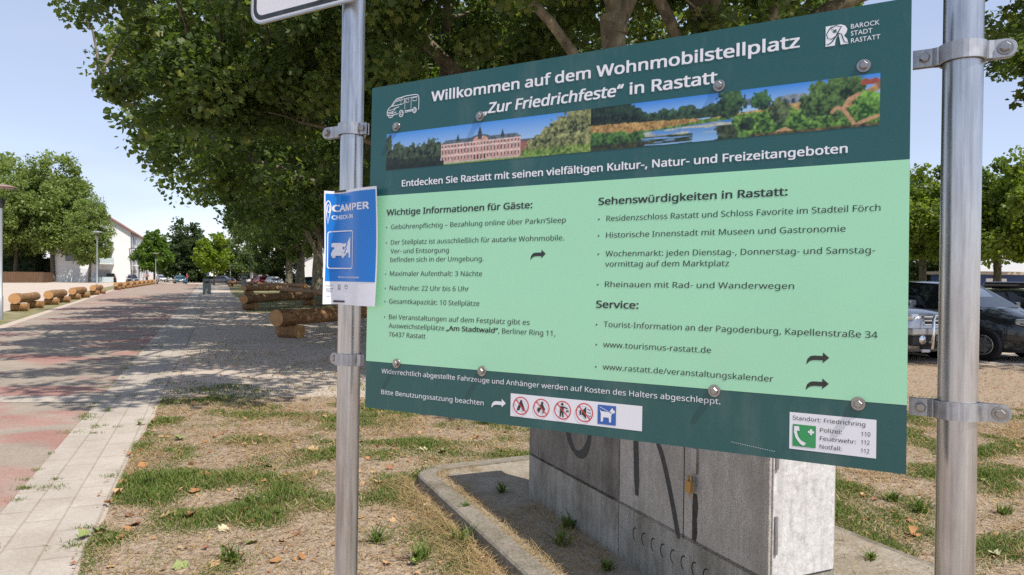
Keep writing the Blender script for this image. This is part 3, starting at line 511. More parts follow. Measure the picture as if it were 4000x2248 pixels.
def paint_river(u, v):
    p = Pic(u, v, 4); p.grad(v > -1, '#3f8fe8', '#a5d0f5', v * 2.2)
    for k in range(13): p.tree(.18 + k * .027, .36 + .02 * math.sin(k * 2.3), .024, .13 + .05 * math.sin(k * 1.7 + 1), '#152a1e', '#4f7350')
    p.grad((u > .20) & (u < .52) & (v > .40) & (v < .50), '#18281c', '#3e5a3c', p.n)
    for q in ((.02, .2, .045, .42), (.07, .16, .05, .40), (.12, .18, .045, .36), (.155, .26, .035, .28), (.195, .32, .025, .2)): p.tree(*q, '#0a1410', '#33513a')
    p.grad((u > .565) & (u < .665) & (v > .22 - .6 * np.minimum(u - .565, .03)) & (v < .34), '#4a5b66', '#8295a0', p.n); p.grad((u > .68) & (u < .805) & (v > .26 - 1.1 * np.minimum(np.minimum(np.abs(u - .68), np.abs(.805 - u)), .045)) & (v < .42), '#5a6a74', '#95a5ae', p.n); p.put((u > .57) & (u < .80) & (v > .30) & (v < .40) & (np.sin(u * 240) > .1), S('#33424e')); p.put((u > .578) & (u < .584) & (v > .10) & (v < .25), S('#3a4650'))
    t = u - .40; p.grad((u > .42) & (u < .84) & (v > .545 - .42 * t) & (v < .66), '#a08148', '#d2b47a', p.n); p.fol((u > .40) & (u < .60) & (v > .53 - .06 * t) & (v < .66), '#3f6826', '#93b257')
    p.grad((u < .42) & (v > .40 + .22 * u + .03 * p.w) & (v < .70), '#8b6c38', '#cda869', p.n); p.fol((u < .46) & (u > .10) & (np.abs(v - (.74 - .42 * (u - .12))) < .055 + .03 * p.w), '#2f5a20', '#85b04a')
    for q in ((.535, .24, .05, .34), (.515, .30, .03, .24)): p.tree(*q, '#10231a', '#4f7642')
    p.tree(.635, .28, .034, .2, '#14301f', '#4d8045'); p.grad((u > .17) & (u < .64) & (v > .69 - .10 * np.clip((u - .2) * 3, 0, 1)), '#4b87cc', '#9ccbf4', (v - .62) * 2.2)
    W_ = (u > .17) & (u < .64) & (v > .70 - .10 * np.clip((u - .2) * 3, 0, 1)); st_ = vnoise(u * 22, v * 42, 2); p.put(W_ & (st_ > .62) & (v < .82), S('#b5bfb4')); p.fol(W_ & (u < .40) & (v > .78 + .25 * (u - .3)) & (st_ < .66), '#20301f', '#4c5f3d'); p.fol(W_ & (u > .485 + .03 * p.w) & (v > .70), '#1a281a', '#54643f'); p.put(W_ & (np.abs(v - .665) < .018) & (u > .36), S('#c2c3b0'))
    for q in ((.03, .80, .06, .22), (.10, .78, .06, .2), (.155, .80, .035, .14), (.19, .74, .03, .12)): p.tree(*q, '#183018', '#5f9440')
    p.fol((u < .25 - .25 * (v - .85)) & (v > .88), '#1f2c18', '#56542f')
    p.fol((u > .56) & (v > .62 + .04 * p.w), '#1d3f17', '#77a548')
    for k in range(26): p.tree(.57 + (k * .0168) % .44, .66 + .10 * math.sin(k * 1.9) + .10 * ((k * 7) % 5) / 5, .035, .15, '#1c4416', '#8fc152')
    p.tree(.59, .72, .026, .15, '#0c1c0e', '#3a5a2a'); p.tree(.695, .52, .034, .26, '#22361f', '#76895a')
    for q in ((.83, .36, .05, .38), (.88, .28, .05, .36), (.80, .48, .04, .26), (.92, .22, .04, .24), (.86, .55, .05, .22)): p.tree(*q, '#152c15', '#6c9249')
    p.put((u > .945) & (v < .20) & (v > .10 + .05 * p.w), S('#a5543f')); p.grad((u > .90) & (v > .5 - (u - .90) * 3.4) & (v < .62 - (u - .90) * 3.0), '#94664a', '#d2a878', p.n); p.tree(.97, .55, .05, .22, '#1d4a16', '#8cc450')
    for pts in (((.86, .66), (.875, .58), (.895, .64), (.925, .92)), ((.915, 1.0), (.95, .90), (.995, .82)), ((.895, .60), (.91, .44), (.94, .36)), ((.69, .95), (.715, .90), (.735, .97))):
        for (xa, ya), (xb, yb) in zip(pts[:-1], pts[1:]):
            ax, bx = xa * 6.1, xb * 6.1; L2 = (bx - ax) ** 2 + (yb - ya) ** 2; s_ = np.clip(((p.x - ax) * (bx - ax) + (v - ya) * (yb - ya)) / L2, 0, 1); p.put(np.hypot(p.x - ax - s_ * (bx - ax), v - ya - s_ * (yb - ya)) < .035, S('#c29a70'))
    p.fol((u > .60) & (v > .95), '#2a2f1a', '#8a7448'); return p.c
def strip(x0, x1, fn):
    nu, nv = 520, 84; U, Vv = np.meshgrid(np.linspace(0, 1, nu), np.linspace(0, 1, nv)); u, v = U.ravel(), Vv.ravel()
    Uf, Vf = np.meshgrid(np.linspace(0, 1, nu * 2), np.linspace(0, 1, nv * 2)); uf, vf = Uf.ravel(), Vf.ravel(); cf = fn(uf, vf); gr = (cf[:, 2] < cf[:, 1] * 1.25)[:, None]; cf = cf * np.where(gr, (.62 + .76 * (.5 * vnoise(uf * 330, vf * 54, 1) + .5 * vnoise(uf * 150, vf * 25, 5)))[:, None], 1); cf = cf.reshape(nv, 2, nu, 2, 3).mean((1, 3)); cf[1:-1, 1:-1] = .6 * cf[1:-1, 1:-1] + .1 * (cf[:-2, 1:-1] + cf[2:, 1:-1] + cf[1:-1, :-2] + cf[1:-1, 2:]); col = np.clip(cf.reshape(-1, 3), 0, 1); pts = np.array([PS(x0 + (x1 - x0) * a, 678.8 - 89.4 * b, .0005) for a, b in zip(u, v)]); i = np.arange(nu * nv).reshape(nv, nu)
    npmesh('printed_photo', pts, np.stack([i[1:, :-1], i[1:, 1:], i[:-1, 1:], i[:-1, :-1]], -1).reshape(-1, 4), PICM, board, vcol=col * .85)
strip(51.2, 599.6, paint_palace); strip(599.6, 1136.6, paint_river)
# ---------------------------------------------------------------- traffic plate on the left post
RETRO = NB('reflective_white'); _f = RETRO.n('TexVoronoi', i_Scale=170.0); RETRO.l(RETRO.co((1, 1, 1)), _f.inputs[0]); RETRO.base(RETRO.ramp(_f.outputs['Distance'], [(.0, (.62, .63, .66)), (.5, (.74, .75, .78))])).set(rough=.4); RETRO = RETRO.m
PLB = P(-130, 1032, 0); tp = empty('traffic_plate', PLB); tag(tp, 'white traffic plate with black rounded border above the left post', 'traffic sign')
def PT(s, t, off=0): return tuple(np.array(P(s, t, off)) - np.array(PLB))
def rrect(x0, y0, x1, y1, r, n=7): return [(cx + r * math.cos(math.radians(a + 90 * k / n)), cy + r * math.sin(math.radians(a + 90 * k / n))) for cx, cy, a in ((x1 - r, y0 + r, -90), (x1 - r, y1 - r, 0), (x0 + r, y1 - r, 90), (x0 + r, y0 + r, 180)) for k in range(n + 1)]
x0, x1, y0, y1 = -437, 190, 1030, 1400
m = MB(PT); m.prism(rrect(x0, y0, x1, y1, 42), .012, .0145); m.build('plate', RETRO, tp)
m = MB(PT); q = rrect(x0 + 8, y0 + 8, x1 - 8, y1 - 8, 36); q2 = rrect(x0 + 21, y0 + 21, x1 - 21, y1 - 21, 24); n = len(q); m.add([(a, b, .0149) for a, b in q] + [(a, b, .0149) for a, b in q2], [(i, (i + 1) % n, n + (i + 1) % n, n + i) for i in range(n)]); m.build('border', BLACKP, tp)
m = MB(PT); q = rrect(x0 - 2, y0 - 2, x1 + 2, y1 + 2, 44); q2 = rrect(x0 + 3, y0 + 3, x1 - 3, y1 - 3, 39); m.add([(a, b, .008) for a, b in q] + [(a, b, .0155) for a, b in q] + [(a, b, .0155) for a, b in q2], [(k * n + i, k * n + (i + 1) % n, (k + 1) * n + (i + 1) % n, (k + 1) * n + i) for k in range(2) for i in range(n)]); m.build('rim', ALU, tp)
m = MB(PT)
nb = 16
ringp = [(10, .0149), (10, .018), (7, .0205), (3, .0215)]
vv = [( -171 + r * math.cos(2 * math.pi * k / nb), 1058 + r * math.sin(2 * math.pi * k / nb), z) for r, z in ringp for k in range(nb)]
m.add(vv, [(i * nb + k, i * nb + (k + 1) % nb, (i + 1) * nb + (k + 1) % nb, (i + 1) * nb + k) for i in range(3) for k in range(nb)] + [tuple(range(3 * nb, 4 * nb))], 0, True); m.build('rivet', BOLT, tp)
# ---------------------------------------------------------------- laminated poster tied round the left post
pz = 1.873; pc0 = LP(1.72); PA = math.radians(-132); POL = np.array([pc0[0], pc0[1], 1.57]); ps = empty('notice_poster', tuple(POL)); tag(ps, 'blue laminated camper check-in notice curled round the left post', 'poster')
UT = 47; _us = np.arange(-6, 220, 2.0); _tab = {}
def section(v):                                            # plan curve of the sheet v mm below its top edge: x, y per u
    if v not in _tab:
        t = v / 297; e = 48 - 38 * math.sin(math.pi * min(1, max(0, t))); q = []
        for u in _us:
            if u < UT: s_ = (UT - u) / UT; a = -42 + (e + 42) * min(1.05, s_ ** .8)
            else: s_ = (u - UT) / 163; a = -42 - 12 * math.sin(math.pi * min(1, s_ * 1.6)) * (s_ < .625) + 7 * s_ * s_ + 2 * math.sin(math.pi * t)
            q.append(math.radians(a))
        q = np.array(q); dx, dy = np.cos(q) * .002, np.sin(q) * .002; x = np.cumsum(dx); y = np.cumsum(dy); i = np.searchsorted(_us, UT); _tab[v] = (x - x[i], y - y[i], q)
    return _tab[v]
def PP(u, v, off=0):
    k0 = math.floor(v / 6) * 6; f = (v - k0) / 6; A_, B_ = section(k0), section(k0 + 6); g = lambda j: np.interp(u, _us, A_[j]) * (1 - f) + np.interp(u, _us, B_[j]) * f
    x, y, q = g(0), g(1), g(2); c = LP(pz - v / 1000); nx, ny = math.sin(q), -math.cos(q)
    return (c[0] + .0315 * math.cos(PA) + x + nx * off - POL[0], c[1] + .0315 * math.sin(PA) + y + ny * off - POL[1], pz - v / 1000 - POL[2])
def sheet(u0, v0, u1, v1, off, mat, name, par, nu=44, nv=50):
    m = MB(PP); us = np.linspace(u0, u1, nu); vs_ = np.linspace(v0, v1, nv); m.add([(u, v, off) for v in vs_ for u in us], [(j * nu + i, (j + 1) * nu + i, (j + 1) * nu + i + 1, j * nu + i + 1) for j in range(nv - 1) for i in range(nu - 1)], 0, True); return m.build(name, mat, par)
def m_lam(name, c): 
    b = NB(name); f = b.noise(b.co(), 14, 3); b.base(c).set(rough=.2, spec=.4).bump(f, .25, .004); return b.m
LAMW = m_lam('laminated_white', (.78, .79, .83)); LAMB = m_lam('laminated_blue', (.001, .185, .62)); GREYP = m_print('grey_print', (.25, .26, .28))
sheet(0, 1, 208.5, 297, 0, LAMW, 'sheet', ps); sheet(4, 8, 204, 237, .0004, LAMB, 'blue_field', ps)
for s_, a, b, v, cp, bo in (('CAMPER', 20, 181, 55, 18, .16), ('CHECK-IN', 19, 114, 75, 10.5, .14), ('Wohnmobilstellplatz', 42, 146, 228, 4.6, .1)): line(s_, a, b, v, cp, bo, .0009, m=LAMW, par=ps, fn=PP, flip=-1, name='lettering')
m = MB(PP); m.stroke([(11 + 6.5 * math.cos(a), 44 - 17 * math.sin(a)) for a in np.linspace(-.5, math.pi + .5, 22)] + [(9, 86)], 3, .0009, 0, True); m.ring((11.5, 47), 3, 10, 2.4, .0009, 0, 24); m.build('location_pin', LAMW, ps)
XU = lambda x: 9 + (x - 56) * 105 / 85
m = MB(PP); m.stroke([(XU(a), b) for a, b in rrect(56, 107, 141, 203, 6, 5)], 2.8, .0009, 0, True)
m.add([(XU(a), b, .0009) for a, b in ((64, 138), (68, 136.5), (92, 136.5), (97, 138.5), (114, 138.5), (107, 150), (112, 151), (102, 163), (113, 164), (114, 167), (108, 170), (64, 170), (63, 165), (68, 153), (71, 152), (71, 148), (64, 147.5))], [(0, 1, 2, 3, 15, 16), (15, 3, 14), (3, 4, 5, 6, 7), (14, 3, 7, 8, 9, 10), (14, 10, 11, 12, 13)], 0)
for cx in (70, 99): m.ellipse((XU(cx), 170), 6.5, 6, .0011, 0, 16)
m.add([(XU(a), b, .0009) for a, b in ((131, 122), (131, 175), (124, 175), (124, 163), (106, 163), (116, 152), (111, 151), (120, 139), (116, 138))], [(0, 8, 7), (0, 7, 6, 5), (0, 5, 4, 3), (0, 3, 2, 1)], 0)
m.add([(XU(a), b, .0013) for a, b in ((83, 147), (92, 147), (92, 167), (83, 167), (97, 147), (105, 147), (105, 154), (97, 154))], [(0, 1, 2, 3), (4, 5, 6, 7)], 1); m.build('camper_pictogram', [LAMW, LAMB], ps)
for v, a, b in ((247, 6, 26), (255, 7, 27), (259, 7, 23), (263, 8, 24), (275, 9, 19)): m = MB(PP); m.poly([(a, v), (b, v), (b, v + 1.2), (a, v + 1.2)], .0009); m.build('small_print', GREYP, ps)
m = MB(PP); m.ring((46, 250), 4, 4, 2, .0009); m.poly([(42, 255), (50, 255), (52, 259), (40, 259)], .0009); m.build('badge_icon', GREYP, ps)
m = MB(PP); m.stroke([(a, b) for a, b in rrect(74, 246, 88, 255, 1.5, 3)], 1.6, .0009, 0, True); m.stroke([(74, 249.5), (88, 249.5)], 1.4, .0009); m.build('card_icon', GREYP, ps)
for v in (2.2, 289):
    us = np.linspace(27, 74, 14); m = MB(PP); m.add([(u, v + dv, .0035 - (.004 if u in (us[0], us[-1]) else 0)) for u in us for dv in (-2.2, 2.2)] + [(u, v + dv, .0006) for u in us for dv in (-2.2, 2.2)], [(2 * i, 2 * i + 1, 2 * i + 3, 2 * i + 2) for i in range(13)] + [(2 * i + 1, 29 + 2 * i, 31 + 2 * i, 2 * i + 3) for i in range(13)] + [(2 * i, 2 * i + 2, 30 + 2 * i, 28 + 2 * i) for i in range(13)]); m.build('cable_tie', BLKPL, ps)
# ---------------------------------------------------------------- trees
LEAF8 = np.array([(0, -.5), (.45, -.32), (.26, -.05), (.56, .2), (0, .62), (-.56, .2), (-.26, -.05), (-.45, -.32)]); LEAF4 = np.array([(0, -.55), (.42, .05), (0, .6), (-.42, .05)]); LEAF6 = np.array([(0, -.5), (.5, -.15), (.34, .3), (0, .6), (-.36, .28), (-.48, -.18)])
PAL_PLANE = [(.050, .082, .026), (.07, .112, .033), (.095, .142, .038), (.13, .175, .046), (.22, .24, .055)]
PAL_FAR = [(.13, .18, .055), (.175, .235, .068), (.215, .275, .08), (.27, .325, .105)]
PAL_YEL = [(.10, .17, .015), (.16, .24, .02), (.22, .29, .03), (.28, .33, .04)]
PAL_GRN = [(.05, .11, .015), (.08, .16, .02), (.12, .2, .03), (.16, .24, .035)]
PAL_DARK = [(.034, .062, .024), (.048, .08, .032), (.065, .10, .04), (.09, .125, .05)]
PAL_HEDGE = [(.04, .085, .015), (.06, .115, .02), (.085, .145, .028)]
def leaves(cl, size, shape, pal, flat=.55, squash=.75, wts=None, droop=0.0):
    """cl: array of x, y, z, radius, count -> vertices, faces, face colours"""
    cl = np.asarray(cl, float); N = cl[:, 4].astype(int); idx = np.repeat(np.arange(len(cl)), N); n = len(idx); d = rng.normal(size=(n, 3)); d /= np.linalg.norm(d, axis=1)[:, None]; d *= (rng.random(n) ** .45)[:, None]; d[:, 2] *= squash
    c = cl[idx, :3] + d * cl[idx, 3:4]; nr = rng.normal(size=(n, 3)) * (1 - flat); nr[:, 2] += flat; nr += d * .35; nr /= np.linalg.norm(nr, axis=1)[:, None]
    t = rng.normal(size=(n, 3)); t[:, 2] -= droop; t -= nr * (t * nr).sum(1)[:, None]; t /= np.linalg.norm(t, axis=1)[:, None]; b = np.cross(nr, t); s = size * (.6 + .75 * rng.random(n)); k = len(shape)
    fold = np.abs(shape[:, 0]) * -.28
    V = c[:, None, :] + s[:, None, None] * (shape[None, :, 0, None] * b[:, None, :] + shape[None, :, 1, None] * -t[:, None, :] + fold[None, :, None] * nr[:, None, :])
    P_ = np.array(pal); w = rng.random(n) * .75 + .25 * np.repeat(rng.random(len(cl)), N); q = w * (len(P_) - 1.001); i = q.astype(int); f = (q - i)[:, None]; col = P_[i] * (1 - f) + P_[i + 1] * f
    return V.reshape(-1, 3), np.arange(n * k).reshape(n, k), col
def ellip(c, r, n, bias=.45, keep=None, zmin=-1e9, rad=(.7, 1.4), cnt=110):
    out = []
    while len(out) < n:
        d = rng.normal(size=3); d /= np.linalg.norm(d); q = d * rng.random() ** bias; p = np.array(c) + q * np.array(r)
        if p[2] < zmin or (keep and not keep(p)): continue
        k = rng.uniform(*rad); out.append((*p, k, cnt * rng.uniform(.5, 1.4)))
    return np.array(out)
def limb_mb(mb, p0, p1, r0, r1, bendv=(0, 0, 0), n=8, seg=8, wob=.06):
    p0, p1, bv = np.array(p0, float), np.array(p1, float), np.array(bendv, float); t = np.linspace(0, 1, seg); L = np.linalg.norm(p1 - p0)
    pts = [tuple(p0 + (p1 - p0) * a + bv * math.sin(math.pi * a) + np.array([math.sin(a * 9 + p0[0]), math.cos(a * 8 + p0[1]), 0]) * L * .008) for a in t]; mb.tube(pts, list(r0 + (r1 - r0) * t), n, 0, True, True, None, wob)
    return [np.array(p) for p in pts]
def spine_twigs(mb, nodes, cl, every=1, r=.035):
    nodes = np.array(nodes)
    for c in cl[::every]:
        d = np.linalg.norm(nodes - c[:3], axis=1) + np.maximum(0, nodes[:, 2] - c[2]) * .5; a = nodes[d.argmin()]; L = np.linalg.norm(a - c[:3])
        if L > .4: limb_mb(mb, a, c[:3], min(.09, r * (.5 + L * .2)), .012, (0, 0, L * .10), 5, 5, 0)
def plant(name, label, cat, loc, group=None, rz=0): e = empty(name, loc, rz); tag(e, label, cat, group); return e
NEARG = 'tall plane trees along the road'
def visible_gap(p):                                        # keep the open sky between this crown and its neighbour to the right
    return not (p[1] > 2 and p[0] / p[1] > .50 + .012 * p[1] * 0 and p[2] < 20 and p[1] > 7)
def near_tree(label, base, trunk_r, limbs, clusters, size, z_fork, trunk_top, parts_twig=2):
    rt = plant('plane_tree', label, 'tree', (base[0], base[1], 0), NEARG); B = np.array([base[0], base[1], 0]); mb = MB(lambda x, y, z: (x - B[0], y - B[1], z)); nodes = []
    tp_ = np.array(trunk_top, float); nodes += limb_mb(mb, (B[0], B[1], -.2), tp_, trunk_r * 1.15, trunk_r * .82, (0.05, 0, 0), 18, 9, .05); mb.tube([(B[0], B[1], -.2), (B[0], B[1], .25), (B[0], B[1], .7)], [trunk_r * 1.7, trunk_r * 1.35, trunk_r * 1.08], 18, 0, False, True, None, .07)
    mb.build('trunk', BARK, rt)
    lb = MB(mb.T)
    for p0, p1, r0, r1, bv in limbs: nodes += limb_mb(lb, p0, p1, r0, r1, bv, 12, 12, .05)
    lb.build('limb', BARK, rt); tb = MB(mb.T); spine_twigs(tb, nodes, clusters, parts_twig); tb.build('twig', BARK, rt)
    V, Fc, C_ = leaves(clusters, size, LEAF8, PAL_PLANE, .5, .7, droop=.8); npmesh('crown', V - B, Fc, LEAF, rt, C_); return rt
def inpx(p):                                               # photo pixel of a world point
    d = np.asarray(p) - CAMP; return 2000 + F_PX * (d @ RT) / (d @ FW), 1124 - F_PX * (d @ UP) / (d @ FW)
def lit_ok(p):                                             # leave the sunny foreground (sign, cabinets, near lawn) clear of crowns: no leaves on the way to the sun
    t = p[2] / SUN.z; gx_, gy_ = p[0] - SUN.x * t, p[1] - SUN.y * t; e = 8.6 + .5 * math.sin(gx_ * 1.1) + .03 * gx_
    return gy_ > e + .5
def keepP(p): 
    if p[1] > 1.5:
        x, y = inpx(p)
        if x > 3540 and not (y < -60): return False
    return lit_ok(p)
Qb = AT(2405, 600, 11.5); Pb = AT(2760, 600, 14.0)
clQ = ellip((Qb[0] - .8, 10.6, 9.2), (7.2, 6.2, 4.0), 130, .5, lambda p: keepP(p) and p[2] > 5.6 + .12 * abs(p[0] - Qb[0]) * 0, rad=(.5, 1.05), cnt=250)
qt = AT(2400, 60, 11.5)
near_tree('plane tree whose straight mottled trunk rises behind the middle of the board', Qb, .23, [(qt - [0, 0, .3], (Qb[0] - .4, 11, 10.5), .18, .06, (.1, 0, 0)), (AT(2330, 330, 11.4), AT(2060, -10, 10.6), .085, .07, (0, 0, .05)), (AT(2060, -10, 10.6), (-3.6, 10.2, 9.5), .07, .03, (0, 0, .4)), (qt - [0, 0, .2], (Qb[0] + 3, 9, 11), .12, .04, (0, 0, .5)), (qt, (Qb[0] - 3, 8, 10), .12, .04, (0, 0, .6))], clQ, .125, 5, qt)
clP = ellip((Pb[0] - .5, 14.5, 10.0), (8.0, 7.5, 4.4), 165, .5, lambda p: keepP(p) and p[2] > 6.7 - .2 * max(0, 3 - p[0]) * 0, rad=(.5, 1.1), cnt=250)
pt = AT(2790, 420, 14.0)
near_tree('plane tree forking into several thick limbs behind the right half of the board', Pb, .40, [(pt, AT(2725, -40, 14.0), .27, .2, (0, 0, 0)), (AT(2725, -40, 14), (Pb[0] - 1.2, 14.5, 12), .2, .05, (0, 0, .3)), (pt, AT(2790, -40, 13.4), .17, .12, (.08, 0, 0)), (AT(2830, 330, 14), AT(3065, -30, 13.6), .2, .15, (.1, 0, -.1)), (AT(3065, -30, 13.6), (7.0, 13.2, 10.5), .15, .05, (0, 0, .4)), (AT(2960, 260, 14.4), AT(3480, -60, 14.8), .19, .15, (0, 0, .25)), (AT(3480, -60, 14.8), (9.0, 15.5, 9.8), .15, .05, (0, 0, .3)), (pt, (Pb[0] - 4, 12, 10), .14, .04, (0, 0, .4))], clP, .125, 5, pt)
def keepR(p):
    x, y = inpx(p)
    if x < 150: return False
    if p[1] < 22 and x < 215 + 1.0 * max(0, y - 20) ** .93 and y > 0: return False
    return lit_ok(p) and (x < 3400)
Rb = (-2.3, 20.0)
clR = np.r_[ellip((-3.4, 17.6, 8.6), (7.6, 7.0, 3.6), 160, .45, lambda p: keepR(p) and p[2] > 4.4 + .10 * max(0, p[0] + 4), rad=(.5, 1.0), cnt=320), ellip((-6.0, 16.6, 6.3), (4.2, 3.2, 1.5), 60, .5, keepR, rad=(.35, .8), cnt=210)]
near_tree('plane tree with long bare limbs whose crown hangs over the road', Rb, .42, [((-2.3, 20, 4.2), AT(1810, 300, 18.6), .24, .2, (0, 0, 0)), (AT(1900, 420, 19.2), AT(1640, 150, 17.8), .22, .17, (0, 0, .1)), (AT(1640, 150, 17.8), AT(1420, 30, 17.2), .17, .12, (0, 0, .05)), (AT(1420, 30, 17.2), (-7, 16.2, 8.8), .12, .04, (0, 0, .3)), (AT(1980, 520, 19.6), AT(1500, 330, 18.2), .14, .08, (0, 0, .1)), (AT(1500, 330, 18.2), AT(1060, 250, 16.8), .08, .04, (0, 0, .2)), (AT(1060, 250, 16.8), (-9.4, 16.2, 6.2), .05, .02, (0, 0, .1)), ((-2.3, 20, 4), (-1.5, 18, 11), .2, .05, (0, 0, 0)), (AT(1560, 620, 18.6), AT(1180, 480, 17.6), .07, .04, (0, 0, .15)), ((-2.6, 20, 3.6), AT(1560, 620, 18.6), .13, .07, (0, 0, 0))], clR, .125, 5, (-2.3, 20, 4.6))
Cb = (19.5, 15.5)
def keepC(p):
    x, y = inpx(p); return x > 3790 + .25 * max(0, y - 200) * (1 + .5 * math.sin(y * .02)) and (y < 360 + .25 * (x - 3800) or x > 4200) and lit_ok(p)
clC = np.r_[ellip((17.5, 15.6, 9.6), (8.6, 7.6, 3.8), 170, .45, lambda p: p[2] > 5.4 and keepC(p), rad=(.5, 1.0), cnt=240), ellip((10.8, 14.6, 6.4), (1.6, 1.6, 1.3), 26, .6, keepC, rad=(.25, .5), cnt=80)]
near_tree('dark plane tree hanging in from the upper right edge', Cb, .42, [((19.5, 15.5, 4), (12.2, 14.8, 7.8), .16, .05, (0, 0, .9)), ((19.5, 15.5, 4), (19, 15, 11), .3, .08, (0, 0, 0)), ((19.5, 15.5, 4), (17, 11, 9), .2, .06, (0, 0, .5))], clC, .125, 4, (19.5, 15.5, 4.3))
# mid and far planes share one crown mesh
midc = ellip((0, 0, 8.6), (9.8, 9.8, 5.2), 250, .38, lambda p: p[2] > 3.3 + .02 * (p[0] ** 2 + p[1] ** 2) ** .5, rad=(.7, 1.5), cnt=150)
def mid_proto():
    rt = plant('plane_tree', 'x', 'tree', (0, 0, 0), NEARG); mb = MB(); nodes = limb_mb(mb, (0, 0, -.3), (.1, .1, 3.9), .62, .44, (.08, 0, 0), 16, 8, .06); mb.tube([(0, 0, -.3), (0, 0, .3), (0, 0, .9)], [1.0, .74, .6], 16, 0, False, True, None, .08); mb.build('trunk', BARK, rt); lb = MB()
    for k in range(7): a = k * 2 * math.pi / 7 + .3; e = (6 * math.cos(a), 6 * math.sin(a), 6.6 + 2 * (k % 3)); nodes += limb_mb(lb, (.1, .1, 2.7 + .3 * (k % 4)), e, .3, .08, (-.6 * math.cos(a), -.6 * math.sin(a), .5), 9, 8)
    lb.build('limb', BARK, rt); tb = MB(); spine_twigs(tb, nodes, midc, 3); tb.build('twig', BARK, rt); V, Fc, C_ = leaves(midc, .225, LEAF6, PAL_PLANE, .5, .7); npmesh('crown', V, Fc, LEAF, rt, C_); return rt
mp_ = mid_proto()
MID = [(-6.1, 29.5, 'plane tree second along the road row, trunk hidden by the left post', 1.0, .2), (-9.9, 42, 'plane tree third along the road row, crown over the log rail', 1.08, 1.3), (-13.4, 54, 'plane tree fourth along the road row behind the poster', 1.12, 2.4),
       (*G(1243, 1136)[:2], 'thick plane tree with flared base beside the poster edge', 1.05, 4.0), (*G(1172, 1126)[:2], 'plane tree second from the poster among the far trunks', 1.0, 5.1), (*G(1127, 1117)[:2], 'plane tree third from the poster among the far trunks', 1.0, .9), (*G(1102, 1112)[:2], 'plane tree farthest left among the far trunks', 1.0, 3.1), (4.5, 30, 'plane tree behind the board filling the gap between limbs', 1.0, 3.3)]
for k, (x, y, lb_, s_, rz) in enumerate(MID):
    t = mp_ if k == 0 else copy_tree(mp_); t.location = (x, y, 0); t.rotation_euler = (0, 0, rz); t.scale = (s_, s_, s_ * (1.3 if 3 <= k <= 6 else 1)); t['label'] = lb_
# broadleaf trees of the background
def far_proto(name, label, c, r, n, size, pal, trunk, group, rad=(.8, 1.8), cnt=60, shape=LEAF4, trunk_h=None, bark=BARK2, zmin=2, keep=None):
    rt = plant(name, label, 'tree', (0, 0, 0), group); mb = MB(); th = trunk_h or c[2]; nodes = limb_mb(mb, (0, 0, -.3), (.1, 0, th), trunk, trunk * .45, (.05, .05, 0), 10, 8); mb.build('trunk', bark, rt); cl = ellip(c, r, n, .4, keep, zmin, rad, cnt)
    tb = MB(); spine_twigs(tb, nodes, cl, 4, .06); tb.build('limb', bark, rt); V, Fc, C_ = leaves(cl, size, shape, pal, .35, .9); npmesh('crown', V, Fc, LEAF, rt, C_); return rt
fp = far_proto('broadleaf_tree', 'x', (0, 0, 12.5), (5.6, 5.6, 9.4), 190, .40, PAL_FAR, .38, 'tall trees behind the brown fence', trunk_h=16, zmin=4.6, rad=(.8, 1.9), cnt=120)
FARL = [(-30, 132, 1.08, 'tallest broadleaf tree at the left picture edge'), (60, 128, 1.0, 'leafy tree above the left half of the brown fence'), (135, 136, .97, 'leafy tree above the fence with a dip in its crown'), (205, 126, 1.02, 'highest pointed broadleaf tree left of the white building'), (272, 128, .9, 'broadleaf tree in front of the hidden gable corner'), (352, 121, .60, 'slim leafy tree growing before the white gable wall'), (-90, 118, .9, 'broadleaf tree behind the left lamp')]
for k, (px, Y, s_, lb_) in enumerate(FARL):
    t = fp if k == 0 else copy_tree(fp); q = AT(px, 1075, Y); t.location = (q[0], q[1], 0); t.scale = (s_ * (1.0 if k != 5 else 1.15), s_, s_ * (1.04 if k in (0, 3) else 1.12 if k == 5 else 1)); t.rotation_euler = (0, 0, k * 1.7); t['label'] = lb_
def put_tree(t, px, Y, sx=1, sz=1, rz=0): q = AT(px, 1075, Y); t.location = (q[0], q[1], 0); t.scale = (sx, sx, sz); t.rotation_euler = (0, 0, rz)
cone = lambda p, h=10.0, w=3.6, z0=2.0: (p[0] ** 2 + p[1] ** 2) ** .5 < w * max(.05, min(1, (h - p[2]) / (h - z0 - 2.2))) * min(1, .35 + (p[2] - z0) * .5)
t = far_proto('young_lime_tree', 'bright green cone shaped young tree right of the white building', (0, 0, 6), (3.7, 3.7, 4.8), 130, .4, PAL_GRN, .16, None, (.4, .9), 60, LEAF4, 8.5, BARK2, 1.6, cone); put_tree(t, 600, 116, .95, 1.0)
t = far_proto('young_locust_tree', 'yellow green young tree on a thin trunk beside the road end', (0, 0, 4.9), (2.7, 2.7, 3.2), 90, .34, PAL_YEL, .12, None, (.35, .8), 55, LEAF4, 6.5, BARK2, 1.9); put_tree(t, 834, 106, 1, .98)
t = far_proto('conifer', 'big dark green conifer between the two bright young trees', (0, 0, 6.0), (4.4, 4.4, 6.2), 230, .36, PAL_DARK, .3, None, (.5, 1.1), 85, LEAF4, 10, BARK2, .5, lambda p: (p[0] ** 2 + p[1] ** 2) ** .5 < 4.3 * min(1, .28 + (12.4 - p[2]) / 8)); put_tree(t, 728, 140, 1.22, 1.02)
